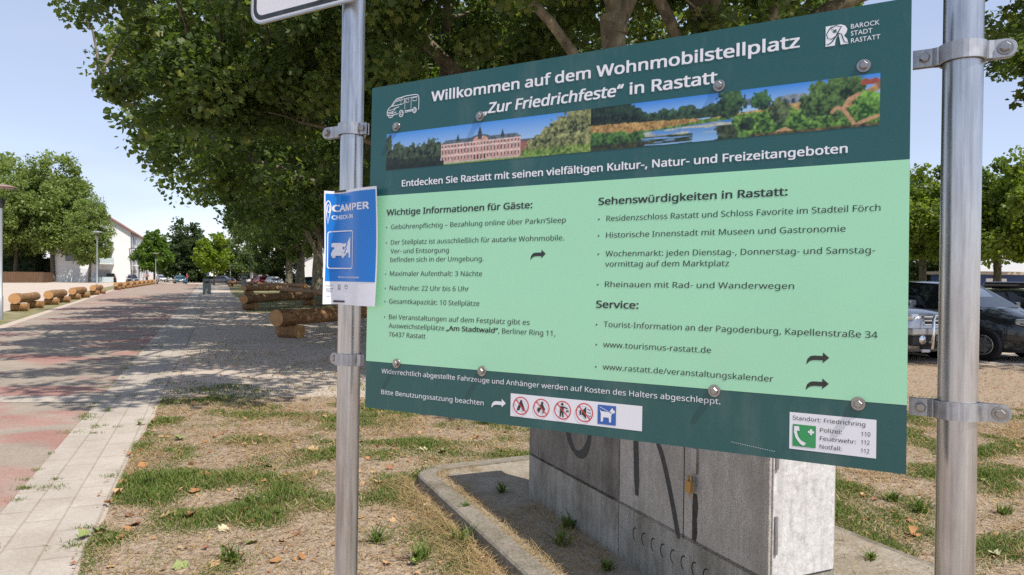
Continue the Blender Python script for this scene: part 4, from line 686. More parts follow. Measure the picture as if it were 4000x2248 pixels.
dk = far_proto('dark_round_tree', 'dark round tree behind the yellow green young tree', (0, 0, 4.2), (4.2, 4.2, 4.4), 130, .42, PAL_DARK[1:] + PAL_FAR[:2], .25, 'round trees at the far houses', (.6, 1.2), 60, LEAF4, 5, BARK2, .6); put_tree(dk, 925, 150, 1.25, 1.08)
for px, Y, s_, lb_ in ((985, 175, .95, 'small green tree left of the brown gabled house'), (1085, 118, .85, 'leafy tree right of the brown gabled house'), (650, 165, .8, 'dark tree behind the parked silver cars')):
    t = copy_tree(dk); put_tree(t, px, Y, s_, s_, px); t['label'] = lb_
# right hand parking trees
pk_ = far_proto('parking_tree', 'x', (0, 0, 5.6), (4.6, 4.6, 3.6), 135, .19, [(.10, .155, .024), (.14, .195, .03), (.19, .24, .04), (.26, .30, .06)], .3, 'trees behind the parked cars', (.5, 1.1), 190, LEAF6, 6, BARK, 3.6)
for k, (px, Y, s_, sz, lb_) in enumerate(((3600, 44, .92, .98, 'sunlit tree between the board and the right post'), (3900, 40, .9, .9, 'sunlit tree right of the right post above the cars'), (4060, 37, .95, .95, 'tree at the right picture edge above the blue kiosk'), (3760, 52, 1.0, 1.0, 'tree directly behind the right post'))):
    t = pk_ if k == 0 else copy_tree(pk_); put_tree(t, px, Y, s_, sz, k * 2.1); t['label'] = lb_
t = copy_tree(dk); put_tree(t, 3625, 58, .6, .55, 1); t['label'] = 'small dark round tree behind the silver off road car'
# hedges at the far end
def hedge(p0, p1, h, w, label, pal=PAL_HEDGE):
    a, b = np.array(p0[:2]), np.array(p1[:2]); L = np.linalg.norm(b - a); c = (a + b) / 2; rt = plant('hedge', label, 'hedge', (c[0], c[1], 0), 'clipped hedges at the road end', math.atan2(b[1] - a[1], b[0] - a[0])); n = int(L * h * 5) + 6
    cl = np.c_[rng.uniform(-L / 2, L / 2, n), rng.uniform(-w / 2, w / 2, n), rng.uniform(.15, h - .2, n), np.full(n, .4), np.full(n, 34)]; V, Fc, C_ = leaves(cl, .22, LEAF4, pal, .2, 1); npmesh('foliage', V, Fc, LEAF, rt, C_); MB().box((0, 0, h / 2 - .1), (L, w * .6, h - .3)).build('stems', plain('hedge_core', (.02, .035, .01), .95), rt)
hedge(AT(762, 1090, 146), AT(796, 1090, 146), 2.4, 1.4, 'tall clipped green hedge right of the red shirted person'); hedge(AT(990, 1090, 130), AT(1180, 1090, 120), 1.3, 1.2, 'low green hedge behind the red and white cars'); hedge(AT(800, 1095, 152), AT(930, 1095, 152), 1.5, 1.2, 'low hedge behind the grey saloon', PAL_DARK[1:]); hedge(AT(640, 1098, 170), AT(690, 1098, 166), 2.2, 1.5, 'dark shrub hedge behind the silver cars', PAL_DARK[1:])
# ---------------------------------------------------------------- grass, straw, fallen leaves
def in_platform(x, y):
    q = np.c_[x - C0[0], y - C0[1]]; c = q @ np.array([pr.x, pr.y]); s_ = q @ np.array([pd.x, pd.y]); return (c > -.66) & (c < 1.68) & (s_ < 1.1 - .0 * c) & ~((c < -.35) & (s_ > .85))
def scatter(n, x0, x1, y0, y1):
    y = y0 + (y1 - y0) * rng.random(n) ** 1.15; x = x0 + (x1 - x0) * rng.random(n); m = (x > -.80 * y - .3) & (x < .80 * y + .4); return x[m], y[m]
def blades(x, y, L, w, lean, col, z=0.0, curl=.5):
    n = len(x); a = rng.uniform(0, 2 * math.pi, n); dx, dy = np.cos(a), np.sin(a); px, py = -dy, dx; b = np.c_[x, y, np.full(n, z) if np.isscalar(z) else z]; ln_ = np.c_[dx * np.sin(lean), dy * np.sin(lean), np.cos(lean)]; l2 = lean + curl; tp2 = np.c_[dx * np.sin(l2), dy * np.sin(l2), np.cos(l2)]
    s_ = np.c_[px, py, np.zeros(n)] * w[:, None] / 2; mid = b + ln_ * (L * .55)[:, None]; tip = mid + tp2 * (L * .45)[:, None]; tip[:, 2] = np.maximum(tip[:, 2], b[:, 2] + .002)
    V = np.stack([b - s_, b + s_, mid + s_ * .75, mid - s_ * .75, tip + s_ * .12, tip - s_ * .12], 1).reshape(-1, 3); i = np.arange(n)[:, None] * 6
    return V, np.concatenate([i + np.array([0, 1, 2, 3]), i + np.array([3, 2, 4, 5])]), np.r_[col, col]
def gcol(n, pal): P_ = np.array(pal); q = rng.random(n) * (len(P_) - 1.001); i = q.astype(int); f = (q - i)[:, None]; return P_[i] * (1 - f) + P_[i + 1] * f
GR = [(.06, .115, .018), (.095, .155, .028), (.135, .19, .04), (.19, .225, .06)]; STRAW = [(.30, .20, .095), (.42, .30, .15), (.52, .40, .22), (.36, .25, .13)]; OLIVE = [(.12, .15, .035), (.19, .20, .06), (.27, .25, .09)]
def lawn_mask(x, y): return (x > gxr(y) - .04 + .11 * vnoise(y * 2.1, 3.3 + 0 * y, 1)) & ~in_platform(x, y) & (y < 10.2 + .9 * vnoise(x * .8, x * 0 + 1, 2))
def dens(x, y): return .75 * np.exp(-((x + .7) / 1.0) ** 2 - ((y - 6.9) / .55) ** 2) + .38 * np.clip((fbm(x * 2.2 + 5, y * 2.2, 6, 2) - .30) * 4, 0, 1) + np.clip((fbm(x * 1.15 + 3, y * 1.15, 3, 3) - .34) * 5.2, 0, 1) * .9 + np.clip((fbm(x * 3.5, y * 3.5 + 9, 5, 2) - .52) * 4, 0, .6)
X_, Y_ = scatter(2600000, -9, 9.5, 2.6, 11); m = lawn_mask(X_, Y_); X_, Y_ = X_[m], Y_[m]; dn = dens(X_, Y_); fade = np.clip((9.9 - Y_) / 1.6, .08, 1) * .85
near = np.clip(3.2 / Y_, .35, 1)
m = rng.random(len(X_)) < dn * fade * (.35 + .65 * near); xg, yg = X_[m], Y_[m]; n = len(xg); tall = np.clip(fbm(xg * 2.3, yg * 2.3 + 4, 6, 2) * 1.6 - .35, .25, 1.3)
V1, F1, K1 = blades(xg, yg, rng.uniform(.03, .08, n) * tall, rng.uniform(.0032, .006, n) * (1 + .10 * yg), rng.uniform(.1, .9, n), np.where((rng.random(n) < .35 + .5 * np.clip(dens(xg, yg), 0, 1))[:, None], gcol(n, GR), gcol(n, OLIVE)))
tag(npmesh('grass', V1, F1, GRASSM, None, K1), 'patchy short green grass around the posts', 'grass', kind='stuff')
m = rng.random(len(X_)) < .75 * (.08 + .24 * np.clip(1.1 - dn, 0, 1) * np.clip((fbm(X_ * 1.7, Y_ * 1.7, 7, 2) - .32) * 3.2, 0, 1)) * fade; xs, ys_ = X_[m], Y_[m]; n = len(xs)
V2, F2, K2 = blades(xs, ys_, rng.uniform(.03, .11, n), rng.uniform(.0022, .0044, n) * (1 + .10 * ys_), rng.uniform(1.05, 1.52, n), np.where((rng.random(n) < .72)[:, None], gcol(n, STRAW), gcol(n, [(.16, .10, .06), (.26, .17, .10), (.4, .3, .19)])), .008 + .012 * rng.random(n), .15)
tag(npmesh('dry_straw', V2, F2, GRASSM, None, K2), 'dry straw and dead grass lying on the soil', 'straw', kind='stuff')
# straw heaps along the kerb and on the slab, grass edge tufts
cx = []; 
for k in range(3600):
    s_ = rng.uniform(-2.4, .9); c = -.66 - abs(rng.normal()) * .14; cx.append((*PLxy(c, s_), .02 + .05 * rng.random() * max(0, 1 + (c + .66) * 4)))
for k in range(3600):
    s_ = rng.uniform(-2.2, .95); c = rng.choice([-.42, -.08, -.25], p=[.45, .35, .2]) + rng.normal() * .05
    if vnoise(s_ * 2.2 + 5, c * 4, 1) > .42: cx.append((*PLxy(c, s_), .070 + .012 * rng.random()))
for k in range(900): cx.append((*PLxy(rng.uniform(.42, 1.6), rng.uniform(-2.3, .9)), .07 + .01 * rng.random()))
cx = np.array(cx); n = len(cx); V3, F3, K3 = blades(cx[:, 0], cx[:, 1], rng.uniform(.04, .14, n), rng.uniform(.0020, .0038, n), rng.uniform(1.15, 1.56, n), gcol(n, STRAW), cx[:, 2], .1)
tag(npmesh('kerb_straw', V3, F3, GRASSM, None, K3), 'dead straw heaped along the kerb and over the slab', 'straw', kind='stuff')
# thin tufts on the shaded gravel and along paver joints
X_, Y_ = scatter(160000, -16, 15, 8.8, 26); m = (X_ > gxr(Y_) + .1) & (fbm(X_ * .9, Y_ * .9, 2, 3) > .53) & (rng.random(len(X_)) < .42); X_, Y_ = X_[m], Y_[m]; n = len(X_)
V4, F4, K4 = blades(X_, Y_, rng.uniform(.025, .06, n), rng.uniform(.006, .011, n), rng.uniform(.3, 1.1, n), np.where((rng.random(n) < .55)[:, None], gcol(n, GR), gcol(n, STRAW)))
tag(npmesh('gravel_tufts', V4, F4, GRASSM, None, K4), 'thin grass tufts on the shaded gravel under the planes', 'grass', kind='stuff')
jx = []
for k in range(46):
    y = rng.uniform(3.6, 16) ** 1.0; e = rng.random(); x = rx(y) + (rng.normal() * .03 if e < .55 else rng.choice([.22, .44, .62]) + rng.normal() * .015); r_ = rng.uniform(.02, .075)
    for q in range(int(60 * r_ / .05)): jx.append((x + rng.normal() * r_ - .43 * 0, y + rng.normal() * r_ * .7))
jx = np.array(jx); n = len(jx); V5, F5, K5 = blades(jx[:, 0], jx[:, 1], rng.uniform(.015, .04, n), rng.uniform(.003, .006, n), rng.uniform(.3, 1.3, n), np.where((rng.random(n) < .6)[:, None], gcol(n, GR), gcol(n, OLIVE)), .01)
tag(npmesh('joint_weeds', V5, F5, GRASSM, None, K5), 'small weeds growing in the paver joints', 'weeds', kind='stuff')
# weeds with broad blades
def weed(loc, label, r=.09, n=26, h=.13, pal=GR, grp='leafy weeds beside the kerb'):
    V, Fc, K = blades(rng.normal(size=n) * r * .18, rng.normal(size=n) * r * .18, rng.uniform(.6, 1.1, n) * h, rng.uniform(.008, .016, n), rng.uniform(.15, 1.1, n), gcol(n, pal), 0, .5); o = npmesh('weed', V, Fc, GRASSM, None, K); o.location = loc; tag(o, label, 'weed', grp)
WD = [((1655, 1868), 'bright green weed at the round kerb corner', .16, .02), ((2222, 2060), 'dark leafy weed against the cabinet foot', .13, .07), ((2190, 2125), 'spreading grass weed in the cabinet shadow', .13, .07), ((2375, 2115), 'small weed further right at the cabinet foot', .09, .07), ((1815, 1985), 'small bright weed on the sunny slab edge', .06, .09), ((1960, 1922), 'weed at the far front corner of the dark cabinet', .10, .07), ((1800, 2130), 'long bladed tuft beside the kerb', .16, .01), ((1640, 2190), 'broad tuft between post and kerb', .17, .01), ((1470, 2120), 'tuft just right of the left post', .15, .01), ((3490, 1960), 'green tuft left of the right post', .12, .01), ((3590, 2000), 'bigger tuft beside the right post', .15, .01), ((3400, 2190), 'weed inside the flat right kerb', .07, .06), ((900, 2190), 'coarse tuft in the left foreground', .14, .01), ((3920, 2010), 'pale tuft right of the right post', .13, .01), ((2370, 2225), 'weed on the slab near the bottom edge', .08, .07)]
for (px, py), lb_, h, z in WD: q = G(px, py, z); weed((q[0], q[1], z), lb_, h * .8, 34, h)
# fallen leaves
def fleaf(seed, curl):
    r = np.random.default_rng(seed); m = MB(); P_ = LEAF8 * [1, 1]; q = [(0, .05)] + [tuple(p) for p in P_]; vs_ = []
    for x, y in q: vs_.append((x, y, curl * (x * x * 1.6 + y * y * .9) + r.normal() * .05 + .02))
    m.add(vs_, [(0, 1 + k, 1 + (k + 1) % 8) for k in range(8)], 0, True); m.tube([(0, -.5, vs_[1][2]), (.03, -.8, .06), (.08, -1.0, .03)], .018, 4); return m
n = 9000; X_, Y_ = scatter(n, -10, 10, 3.4, 15); m = (X_ > gxr(Y_) - .1) & ~in_platform(X_, Y_); X_, Y_ = X_[m], Y_[m]; n = len(X_); s_ = rng.uniform(.005, .017, n) * (1 + .05 * Y_); a = rng.uniform(0, 6.28, n); q = np.array([(-1, -.5), (.2, -.8), (1, .1), (.1, .7)])
V6 = np.stack([np.c_[X_ + s_ * (qx * np.cos(a) - qy * np.sin(a)), Y_ + s_ * (qx * np.sin(a) + qy * np.cos(a)), .016 + s_ * rng.uniform(-.1, .9, n)] for qx, qy in q], 1).reshape(-1, 3)
tag(npmesh('leaf_litter', V6, np.arange(4 * n).reshape(n, 4), DRYLEAF, None, gcol(n, [(.36, .17, .07), (.50, .30, .14), (.30, .12, .06), (.55, .38, .20), (.22, .13, .08)])), 'crumbs of dry brown leaves scattered over lawn and gravel', 'leaf litter', kind='stuff')
FLM = [plain('fallen_leaf_brown', (.36, .18, .075), .7, 0, .2, .3, 20), plain('fallen_leaf_tan', (.45, .29, .15), .7, 0, .2, .25, 20), plain('fallen_leaf_rust', (.29, .135, .075), .7, 0, .2, .3, 20), plain('fallen_leaf_green', (.21, .25, .085), .6, 0, .3, .25, 20), plain('fallen_leaf_pale', (.48, .44, .28), .6, 0, .3, .15, 20)]
FLN = [('curled brown dry leaf lying on the worn grass', 'brown fallen leaves'), ('tan dry leaf lying on the worn grass', 'tan fallen leaves'), ('rust red dry leaf lying on the worn grass', 'rust fallen leaves'), ('yellow green fallen leaf lying on the ground', 'green fallen leaves'), ('pale cream upturned leaf lying on the grass', 'pale fallen leaves')]
protos = {}
for k in range(5):
    for c in range(2): 
        o = fleaf(k * 3 + c, (.25, .75)[c]).build('fallen_leaf', FLM[k]); protos[(k, c)] = o; tag(o, FLN[k][0], 'fallen leaf', FLN[k][1])
spots = [(990, 2130, 3), (1035, 1965, 4), (1225, 1770, 1), (1655, 1765, 4), (1690, 1960, 1), (1140, 1900, 2), (1230, 1860, 1), (1610, 2215, 3), (1510, 2215, 1), (1180, 2190, 0), (710, 2225, 3), (700, 1725, 3), (760, 1930, 0), (390, 2090, 3), (325, 2110, 3), (430, 1980, 0), (460, 1940, 1), (700, 1925, 1), (1945, 1755, 0), (830, 2215, 1), (1730, 1775, 3), (3890, 2180, 4), (3380, 1945, 0), (3560, 2100, 0), (650, 2030, 1), (745, 2030, 2), (870, 2080, 4), (530, 2060, 2), (580, 1900, 3), (1050, 1830, 1), (800, 1870, 0), (560, 1830, 0), (420, 1610, 3), (540, 1665, 3), (3840, 1890, 3), (480, 1480, 3), (630, 1360, 3), (1480, 1900, 1), (1075, 2205, 0), (930, 1960, 1), (1960, 2100, 4)]
used = set(); L_ = [(G(x, y), k) for x, y, k in spots]
while len(L_) < 250:
    y = rng.uniform(3.7, 9.2); x = rng.uniform(-.75 * y, .75 * y)
    if x > gxr(y) - .02 and not in_platform(np.array([x]), np.array([y]))[0]: L_.append(((x, y, 0), int(rng.choice(5, p=[.36, .33, .19, .08, .04]))))
for k, (q, kind) in enumerate(L_):
    c = int(rng.integers(2)); pr0 = protos[(kind, c)]
    if (kind, c) in used: o = pr0.copy(); COL.objects.link(o)
    else: o = pr0; used.add((kind, c))
    s_ = rng.uniform(.055, .095) * (1.0 if k < 41 else .6); o.scale = (s_, s_, s_ * rng.uniform(.7, 1.5)); o.location = (q[0], q[1], .012 + .01 * rng.random()); o.rotation_euler = (rng.normal() * .35, rng.normal() * .35, rng.uniform(0, 6.28))
for kk, o in protos.items():
    if kk not in used: bpy.data.objects.remove(o)
stn = MB(); stn.lathe([(0, -.5), (.7, -.35), (1, 0), (.75, .35), (0, .52)], 12); o = stn.build('stone', plain('tan_stone', (.52, .38, .24), .8, 0, .2, .15, 20), None, 0, 1); q = G(1668, 1990); o.location = (q[0], q[1], .03); o.scale = (.036, .03, .034); tag(o, 'round tan stone lying beside the kerb', 'stone')
# ---------------------------------------------------------------- log rails
def log_rail(a, b, dia, label, grp, sup=True, legr=.215):
    a, b = np.array(a, float), np.array(b, float); L = np.linalg.norm((b - a)[:2]); rt = empty('log_rail', (a[0], a[1], 0), math.atan2(b[1] - a[1], b[0] - a[0])); tag(rt, label, 'log rail', grp)
    R = dia / 2; hz = legr * 1.55; zc = hz + R * .93; m = MB(); n = 22; t = np.linspace(0, 1, 9); ph = rng.uniform(0, 6)
    pts = [(x * L, .02 * math.sin(x * 5 + ph), zc + .012 * math.sin(x * 7 + ph)) for x in t]; rd = [R * (1 - .08 * x + .025 * math.sin(x * 11 + ph)) for x in t]
    m.tube(pts, rd, n, 0, True, True, 1, .022); m.build('log', [LOG, LOGEND], rt)
    for x in (min(.45, L * .14), L - min(.45, L * .14)):
        s_ = MB(); w = R * 1.4; nseg = 14; ring = []
        for k in range(nseg): q = 2 * math.pi * k / nseg; ring.append((legr * 1.05 * math.cos(q), min(legr * .62, legr * math.sin(q)) + legr * .92))
        v = [(x + dx, yy, z) for yy in (-w - .10, w - .10) for dx, z in ring]; s_.add(v, [(k, (k + 1) % nseg, nseg + (k + 1) % nseg, nseg + k) for k in range(nseg)], 0, True); s_.add(v[:nseg], [tuple(range(nseg))], 1); s_.add(v[nseg:], [tuple(range(nseg))[::-1]], 1); s_.build('support', [LOG, LOGEND], rt, .01)
    return rt
ROWL = 'peeled logs on the left of the road'; ROWR = 'peeled logs under the plane trees'
lefts = [((66, 1217), 3.9, 'nearest peeled log on stub supports at the left roadside'), ((193, 1192), 4.2, 'second peeled log along the left roadside'), ((285, 1171), 4.6, 'third peeled log along the left roadside, thick end facing'), ((364, 1153), 4.4, 'fourth peeled log before the gap in the left row'), ((455, 1133), 4.4, 'first log after the gap in the left row'), ((487, 1128), 4.2, 'second log after the gap in the left row'), ((514, 1124), 4.2, 'third log after the gap in the left row'), ((535, 1120.5), 4.2, 'fourth log after the gap in the left row'), ((553, 1117.5), 4.2, 'fifth log after the gap in the left row'), ((570, 1115), 4.2, 'sixth log after the gap in the left row'), ((586, 1112.5), 4.2, 'last but one log at the far end of the left row'), ((601, 1110.5), 4.2, 'last and farthest log of the left row')]
for (px, py), L, lb_ in lefts:
    q = G(px, py); d_ = np.array([RD.x, RD.y, 0]); log_rail(q - d_ * .4, q + d_ * (L - .4), .43, lb_, ROWL)
def rail2(x0, y0, Y0, x1, y1, Y1, lb_, dia=.43): log_rail(AT(x0, y0, Y0), AT(x1, y1, Y1), dia, lb_, ROWR)
rail2(1078, 1259, 18.5, 1560, 1240, 24.2, 'nearest shaded log with big round end left of the post', .44); rail2(950, 1176, 33, 1215, 1158, 40, 'second shaded log behind the nearest one', .43); rail2(954, 1133, 58, 1120, 1132, 63, 'third shaded log farther back', .46); rail2(1108, 1128, 58, 1340, 1146, 40, 'shaded log slanting towards the poster', .44); rail2(1011, 1112, 88, 1195, 1117, 78, 'distant shaded log before the far trunks', .46); rail2(894, 1105, 100, 988, 1105, 98, 'farthest shaded log beside the second bin', .46)
# ---------------------------------------------------------------- lamps, bins, fence
LAMPG = plain('lamp_pole_grey', (.33, .35, .36), .45, .5); LAMPB = plain('lamp_cap_brown', (.25, .17, .14), .5); LAMPD = plain('lamp_dark', (.05, .055, .06), .5)
def lamp(px, Y, h, label, mats=(LAMPG, LAMPB, LAMPD), tilt=0, arm=False):
    q = AT(px, 1080, Y); rt = empty('street_lamp', (q[0], q[1], 0)); rt.rotation_euler = (0, tilt, 0); tag(rt, label, 'street lamp', 'street lamps around the lot')
    m = MB(); m.tube([(0, 0, 0), (0, 0, .8), (0, 0, .82), (0, 0, h - .65)], [.075, .075, .055, .05], 14); m.build('pole', mats[0], rt)
    if arm: m = MB(); m.tube([(0, 0, h - .7), (.0, 0, h), (.5, 0, h + .02), (1.0, 0, h - .1)], [.05, .05, .07, .05], 8); m.build('lamp_arm', mats[2], rt); return rt
    m = MB(); m.lathe([(.05, h - .7), (.10, h - .62), (.13, h - .42), (.15, h - .40), (.05, h - .38)], 14); m.build('lamp_socket', mats[2], rt)
    m = MB(); 
    for k in range(4): a = k * math.pi / 2 + .4; m.tube([(.13 * math.cos(a), .13 * math.sin(a), h - .42), (.36 * math.cos(a), .36 * math.sin(a), h - .1), (.42 * math.cos(a), .42 * math.sin(a), h + .02)], .012, 5)
    m.build('lamp_bracket', mats[2], rt); m = MB(); m.lathe([(.0, h + .12), (.25, h + .10), (.47, h + .03), (.48, h), (.2, h + .02), (0, h + .03)], 20); m.build('lamp_cap', mats[1], rt); return rt
lamp(3, 24.5, 4.55, 'nearest lamp with brown mushroom cap at the left picture edge'); lamp(379, 62, 5.2, 'slim lamp post in front of the tall trees', (LAMPG, LAMPG, LAMPG)); lamp(608, 104, 4.6, 'small lamp before the bright green cone shaped tree', (LAMPG, LAMPB, LAMPD)); lamp(519, 92, 4.9, 'dark leaning lamp in front of the white building', (LAMPD, LAMPD, LAMPD), -.10, True); lamp(900, 112, 3.0, 'pale short lamp behind the grey saloon', (LAMPG, LAMPG, LAMPG)); lamp(981, 112, 4.2, 'thin dark sign post beside the brown gabled house', (LAMPD, LAMPD, LAMPD))
BIN = plain('bin_grey_green', (.20, .235, .225), .55, .2, .5, .2, 12); BIN2 = plain('bin_light', (.42, .43, .42), .5)
def bin_(px, py, w, h, label, m1=BIN):
    q = G(px, py); rt = empty('litter_bin', (q[0], q[1], 0), .4); tag(rt, label, 'bin', 'litter bins beside the road'); MB().box((0, 0, h * .45), (w, w, h * .9)).build('bin_body', m1, rt, .03); MB().box((0, 0, h * .95), (w * 1.08, w * 1.08, h * .07), taper=.9).build('bin_lid', m1, rt, .02); MB().box((0, -w * .5 - .004, h * .78), (w * .6, .02, h * .10)).build('bin_slot', BLKPL, rt); m = MB(); m.ellipse((0, 0), w * .18, w * .18); o = MB(lambda x, y, z: (x, -w * .5 - .006, h * .3 + y)); o.ellipse((0, 0), w * .16, w * .16); o.build('bin_sticker', BIN2, rt); return rt
bin_(808, 1151, .62, 1.3, 'grey green litter bin standing beside the paver strip'); bin_(953, 1130, .55, 1.55, 'grey bin or pillar between the shaded logs'); bin_(312, 1101.5, .7, 1.25, 'black bin under the tall trees by the white car', plain('bin_black', (.02, .022, .024), .5)); bin_(905, 1110, .5, 1.3, 'small grey bin behind the grey saloon')
FEN = NB('reed_fence'); _c = FEN.co((1, 1, .05)); FEN.base(FEN.ramp(FEN.noise(_c, 26, 3, .7), [(.3, (.075, .045, .027)), (.7, (.20, .125, .08))])).set(rough=.9, spec=.1); FEN = FEN.m
fa, fb = G(-140, 1106), G(168, 1105.5); fb2 = G(206, 1103.5)
rt = empty('wooden_fence', (fa[0], fa[1], 0), math.atan2(fb[1] - fa[1], fb[0] - fa[0])); tag(rt, 'long brown reed mat fence along the tall trees', 'fence'); FL_ = float(np.linalg.norm(fb - fa))
m = MB(); k = int(FL_ / .12)
for i in range(k): m.box((i * .12 + .06, .015 * math.sin(i * 1.7), .86), (.115, .03, 1.66 + .06 * math.sin(i * 2.3)))
m.build('fence_panel', FEN, rt); 
for i in range(7): MB().tube([(i * FL_ / 6, .06, 0), (i * FL_ / 6, .06, 1.75)], .05, 8).build('fence_post', BARK2, rt)
m = MB(); dx, dy = fb2[0] - fb[0], fb2[1] - fb[1]; rt2 = empty('wooden_fence', (fb[0], fb[1], 0), math.atan2(dy, dx)); tag(rt2, 'short darker end piece of the brown fence in tree shade', 'fence')
for i in range(int(math.hypot(dx, dy) / .12)): m.box((i * .12 + .2, 0, .85), (.115, .03, 1.65))
m.build('fence_panel', FEN, rt2)
# ---------------------------------------------------------------- buildings
def m_wall(name, c, var=.05): b = NB(name); f = b.noise(b.co(), .8, 5, .6); g = b.noise(b.co(), 30, 3); b.base(b.mix(.3, b.ramp(f, [(.3, [x * (1 - var) for x in c]), (.7, [min(1, x * (1 + var)) for x in c])]), b.ramp(g, [(.3, [x * .9 for x in c]), (.7, c)]))).set(rough=.9, spec=.2).bump(g, .15, .01); return b.m
WHW = m_wall('white_render', (.80, .80, .79)); BEW = m_wall('beige_render', (.55, .49, .40)); GRW = m_wall('pale_grey_render', (.58, .60, .62)); WING = plain('window_glass', (.10, .13, .16), .08, 0, .7); FRM = plain('white_frame', (.72, .73, .74), .5); SHUT = plain('grey_shutter', (.40, .40, .39), .7); MINT = plain('pale_balcony_glass', (.50, .60, .62), .25)
def m_tile(name, a, c_): b = NB(name); w = b.n('TexWave', i_Scale=5.0); b.l(b.co(), w.inputs[0]); f = b.noise(b.co(), 2, 4); b.base(b.mix(.4, b.ramp(f, [(.3, a), (.7, c_)]), b.ramp(w.outputs['Fac'], [(0, [x * .5 for x in a]), (1, c_)]))).set(rough=.85); return b.m
TILE = m_tile('red_brown_tiles', (.20, .085, .06), (.36, .17, .12)); TILB = m_tile('brown_tiles', (.17, .10, .075), (.26, .165, .125)); DKWOOD = plain('dark_brown_boards', (.14, .06, .045), .8, var=.2)
def building(name, label, corner, ang, Lx, Ly, h, ridge, wall, roof, over=.5, ridge_axis='y', group=None):
    """corner: ground point; local +X runs Lx, +Y runs Ly; gable ends face -Y/+Y when ridge_axis == 'y'"""
    rt = empty(name, (corner[0], corner[1], 0), ang); tag(rt, label, 'building', group); m = MB()
    if ridge_axis == 'y': g0 = [(0, 0), (Lx, 0), (Lx, h), (Lx / 2, ridge), (0, h)]; vs = [(x, 0, z) for x, z in g0] + [(x, Ly, z) for x, z in g0]
    else: g0 = [(0, 0), (Ly, 0), (Ly, h), (Ly / 2, ridge), (0, h)]; vs = [(0, y, z) for y, z in g0] + [(Lx, y, z) for y, z in g0]
    m.add(vs, [(0, 1, 2, 3, 4) if ridge_axis == 'y' else (4, 3, 2, 1, 0), (9, 8, 7, 6, 5) if ridge_axis == 'y' else (5, 6, 7, 8, 9)] + [(i, 5 + i, 5 + (i + 1) % 5, (i + 1) % 5) for i in (0, 1, 4)]); m.build('wall', wall, rt)
    if roof:
        r = MB(); w = (Lx if ridge_axis == 'y' else Ly); ll = (Ly if ridge_axis == 'y' else Lx); sl = (ridge - h) / (w / 2); q = []
        for l in (-over, ll + over):
            for t, z in ((-over, h - sl * over), (w / 2, ridge), (w + over, h - sl * over)):
                for dz in (.02, .22): q.append((t, l, z + dz) if ridge_axis == 'y' else (l, t, z + dz))
        r.add(q, [(0, 2, 8, 6), (1, 7, 9, 3), (2, 4, 10, 8), (3, 9, 11, 5), (0, 6, 7, 1), (4, 5, 11, 10), (0, 1, 3, 2), (2, 3, 5, 4), (6, 8, 9, 7), (8, 10, 11, 9)]); r.build('roof', roof, rt)
    return rt
def window(rt, fn, x, z, w, h, shut=False, frame_=True):
    m = MB(fn); m.box((x, z, .015), (w + .16, h + .16, .07)); f = m.build('window', FRM, rt); g = MB(fn); g.box((x, z, .03), (w, h, .07)); g.build('shutter' if shut is not False else 'pane', SHUT if shut else FRM if shut is None else WING, f); return f
# long white building: gable towards the camera, long front along the road
wc = AT(509, 1100, 131); wang = math.atan2(RR.y, RR.x); gd = np.array([-RR.x, -RR.y, 0]); wl = np.array([wc[0], wc[1], 0]) + gd * 12.5
wb = building('apartment_building', 'long white apartment building with red brown roof behind the parked cars', wl, wang, 12.5, 46, 9.4, 13.6, WHW, TILE, .55)
GF = lambda x, z, o: (x, -o, z); SF = lambda x, z, o: (12.5 + o, x, z)
for x, z, w, h, s_ in ((4.6, 1.7, 2.8, 1.5, None), (10.0 - 1.9, 1.25, 2.2, 2.1, True), (8.1, 4.4, 2.0, 2.0, True), (8.1, 7.3, 1.8, 1.6, False), (3.0, 4.5, 1.6, 1.5, False), (3.0, 7.3, 1.6, 1.5, False)): window(wb, GF, x, z, w, h, s_)
for z in (3.35, 6.3):
    m = MB(); m.box((8.1, -.8, z), (3.6, 1.6, .18)); bl = m.build('balcony', FRM, wb); m = MB(); m.box((8.1, -1.58, z + .6), (3.5, .05, .95)); m.box((6.33, -.8, z + .6), (.05, 1.5, .95)); m.box((9.87, -.8, z + .6), (.05, 1.5, .95)); m.build('railing', MINT, bl)
m = MB(); m.box((8.1, -1.2, .5), (3.6, .06, .95)); m.build('terrace_railing', MINT, wb)
for k in range(11):
    for z, h in ((1.6, 1.4), (4.6, 1.5), (7.5, 1.5)): window(wb, SF, 2.2 + k * 4.1, z, 1.5, h, (k + int(z)) % 4 == 0)
for z in (3.2, 6.2):
    for k in range(4): m = MB(); m.box((13.1, 6 + k * 10.5, z), (1.3, 3.4, .16)); b_ = m.build('balcony', FRM, wb); m = MB(); m.box((13.72, 6 + k * 10.5, z + .55), (.05, 3.3, .95)); m.build('railing', MINT, b_)
m = MB(); m.tube([(12.7, 3, 0), (12.7, 3, 9.3)], .06, 8); m.tube([(12.62, .15, 0), (12.62, .15, 9.2)], .05, 8); m.build('downpipe', LAMPG, wb)
m = MB(); m.tube([(6.2, 16, 13), (6.2, 16, 17.2)], .035, 6)
for z in (15.4, 16.2, 16.8): m.tube([(5.7, 16, z), (6.7, 16, z)], .015, 4)
m.build('antenna', LAMPD, wb)
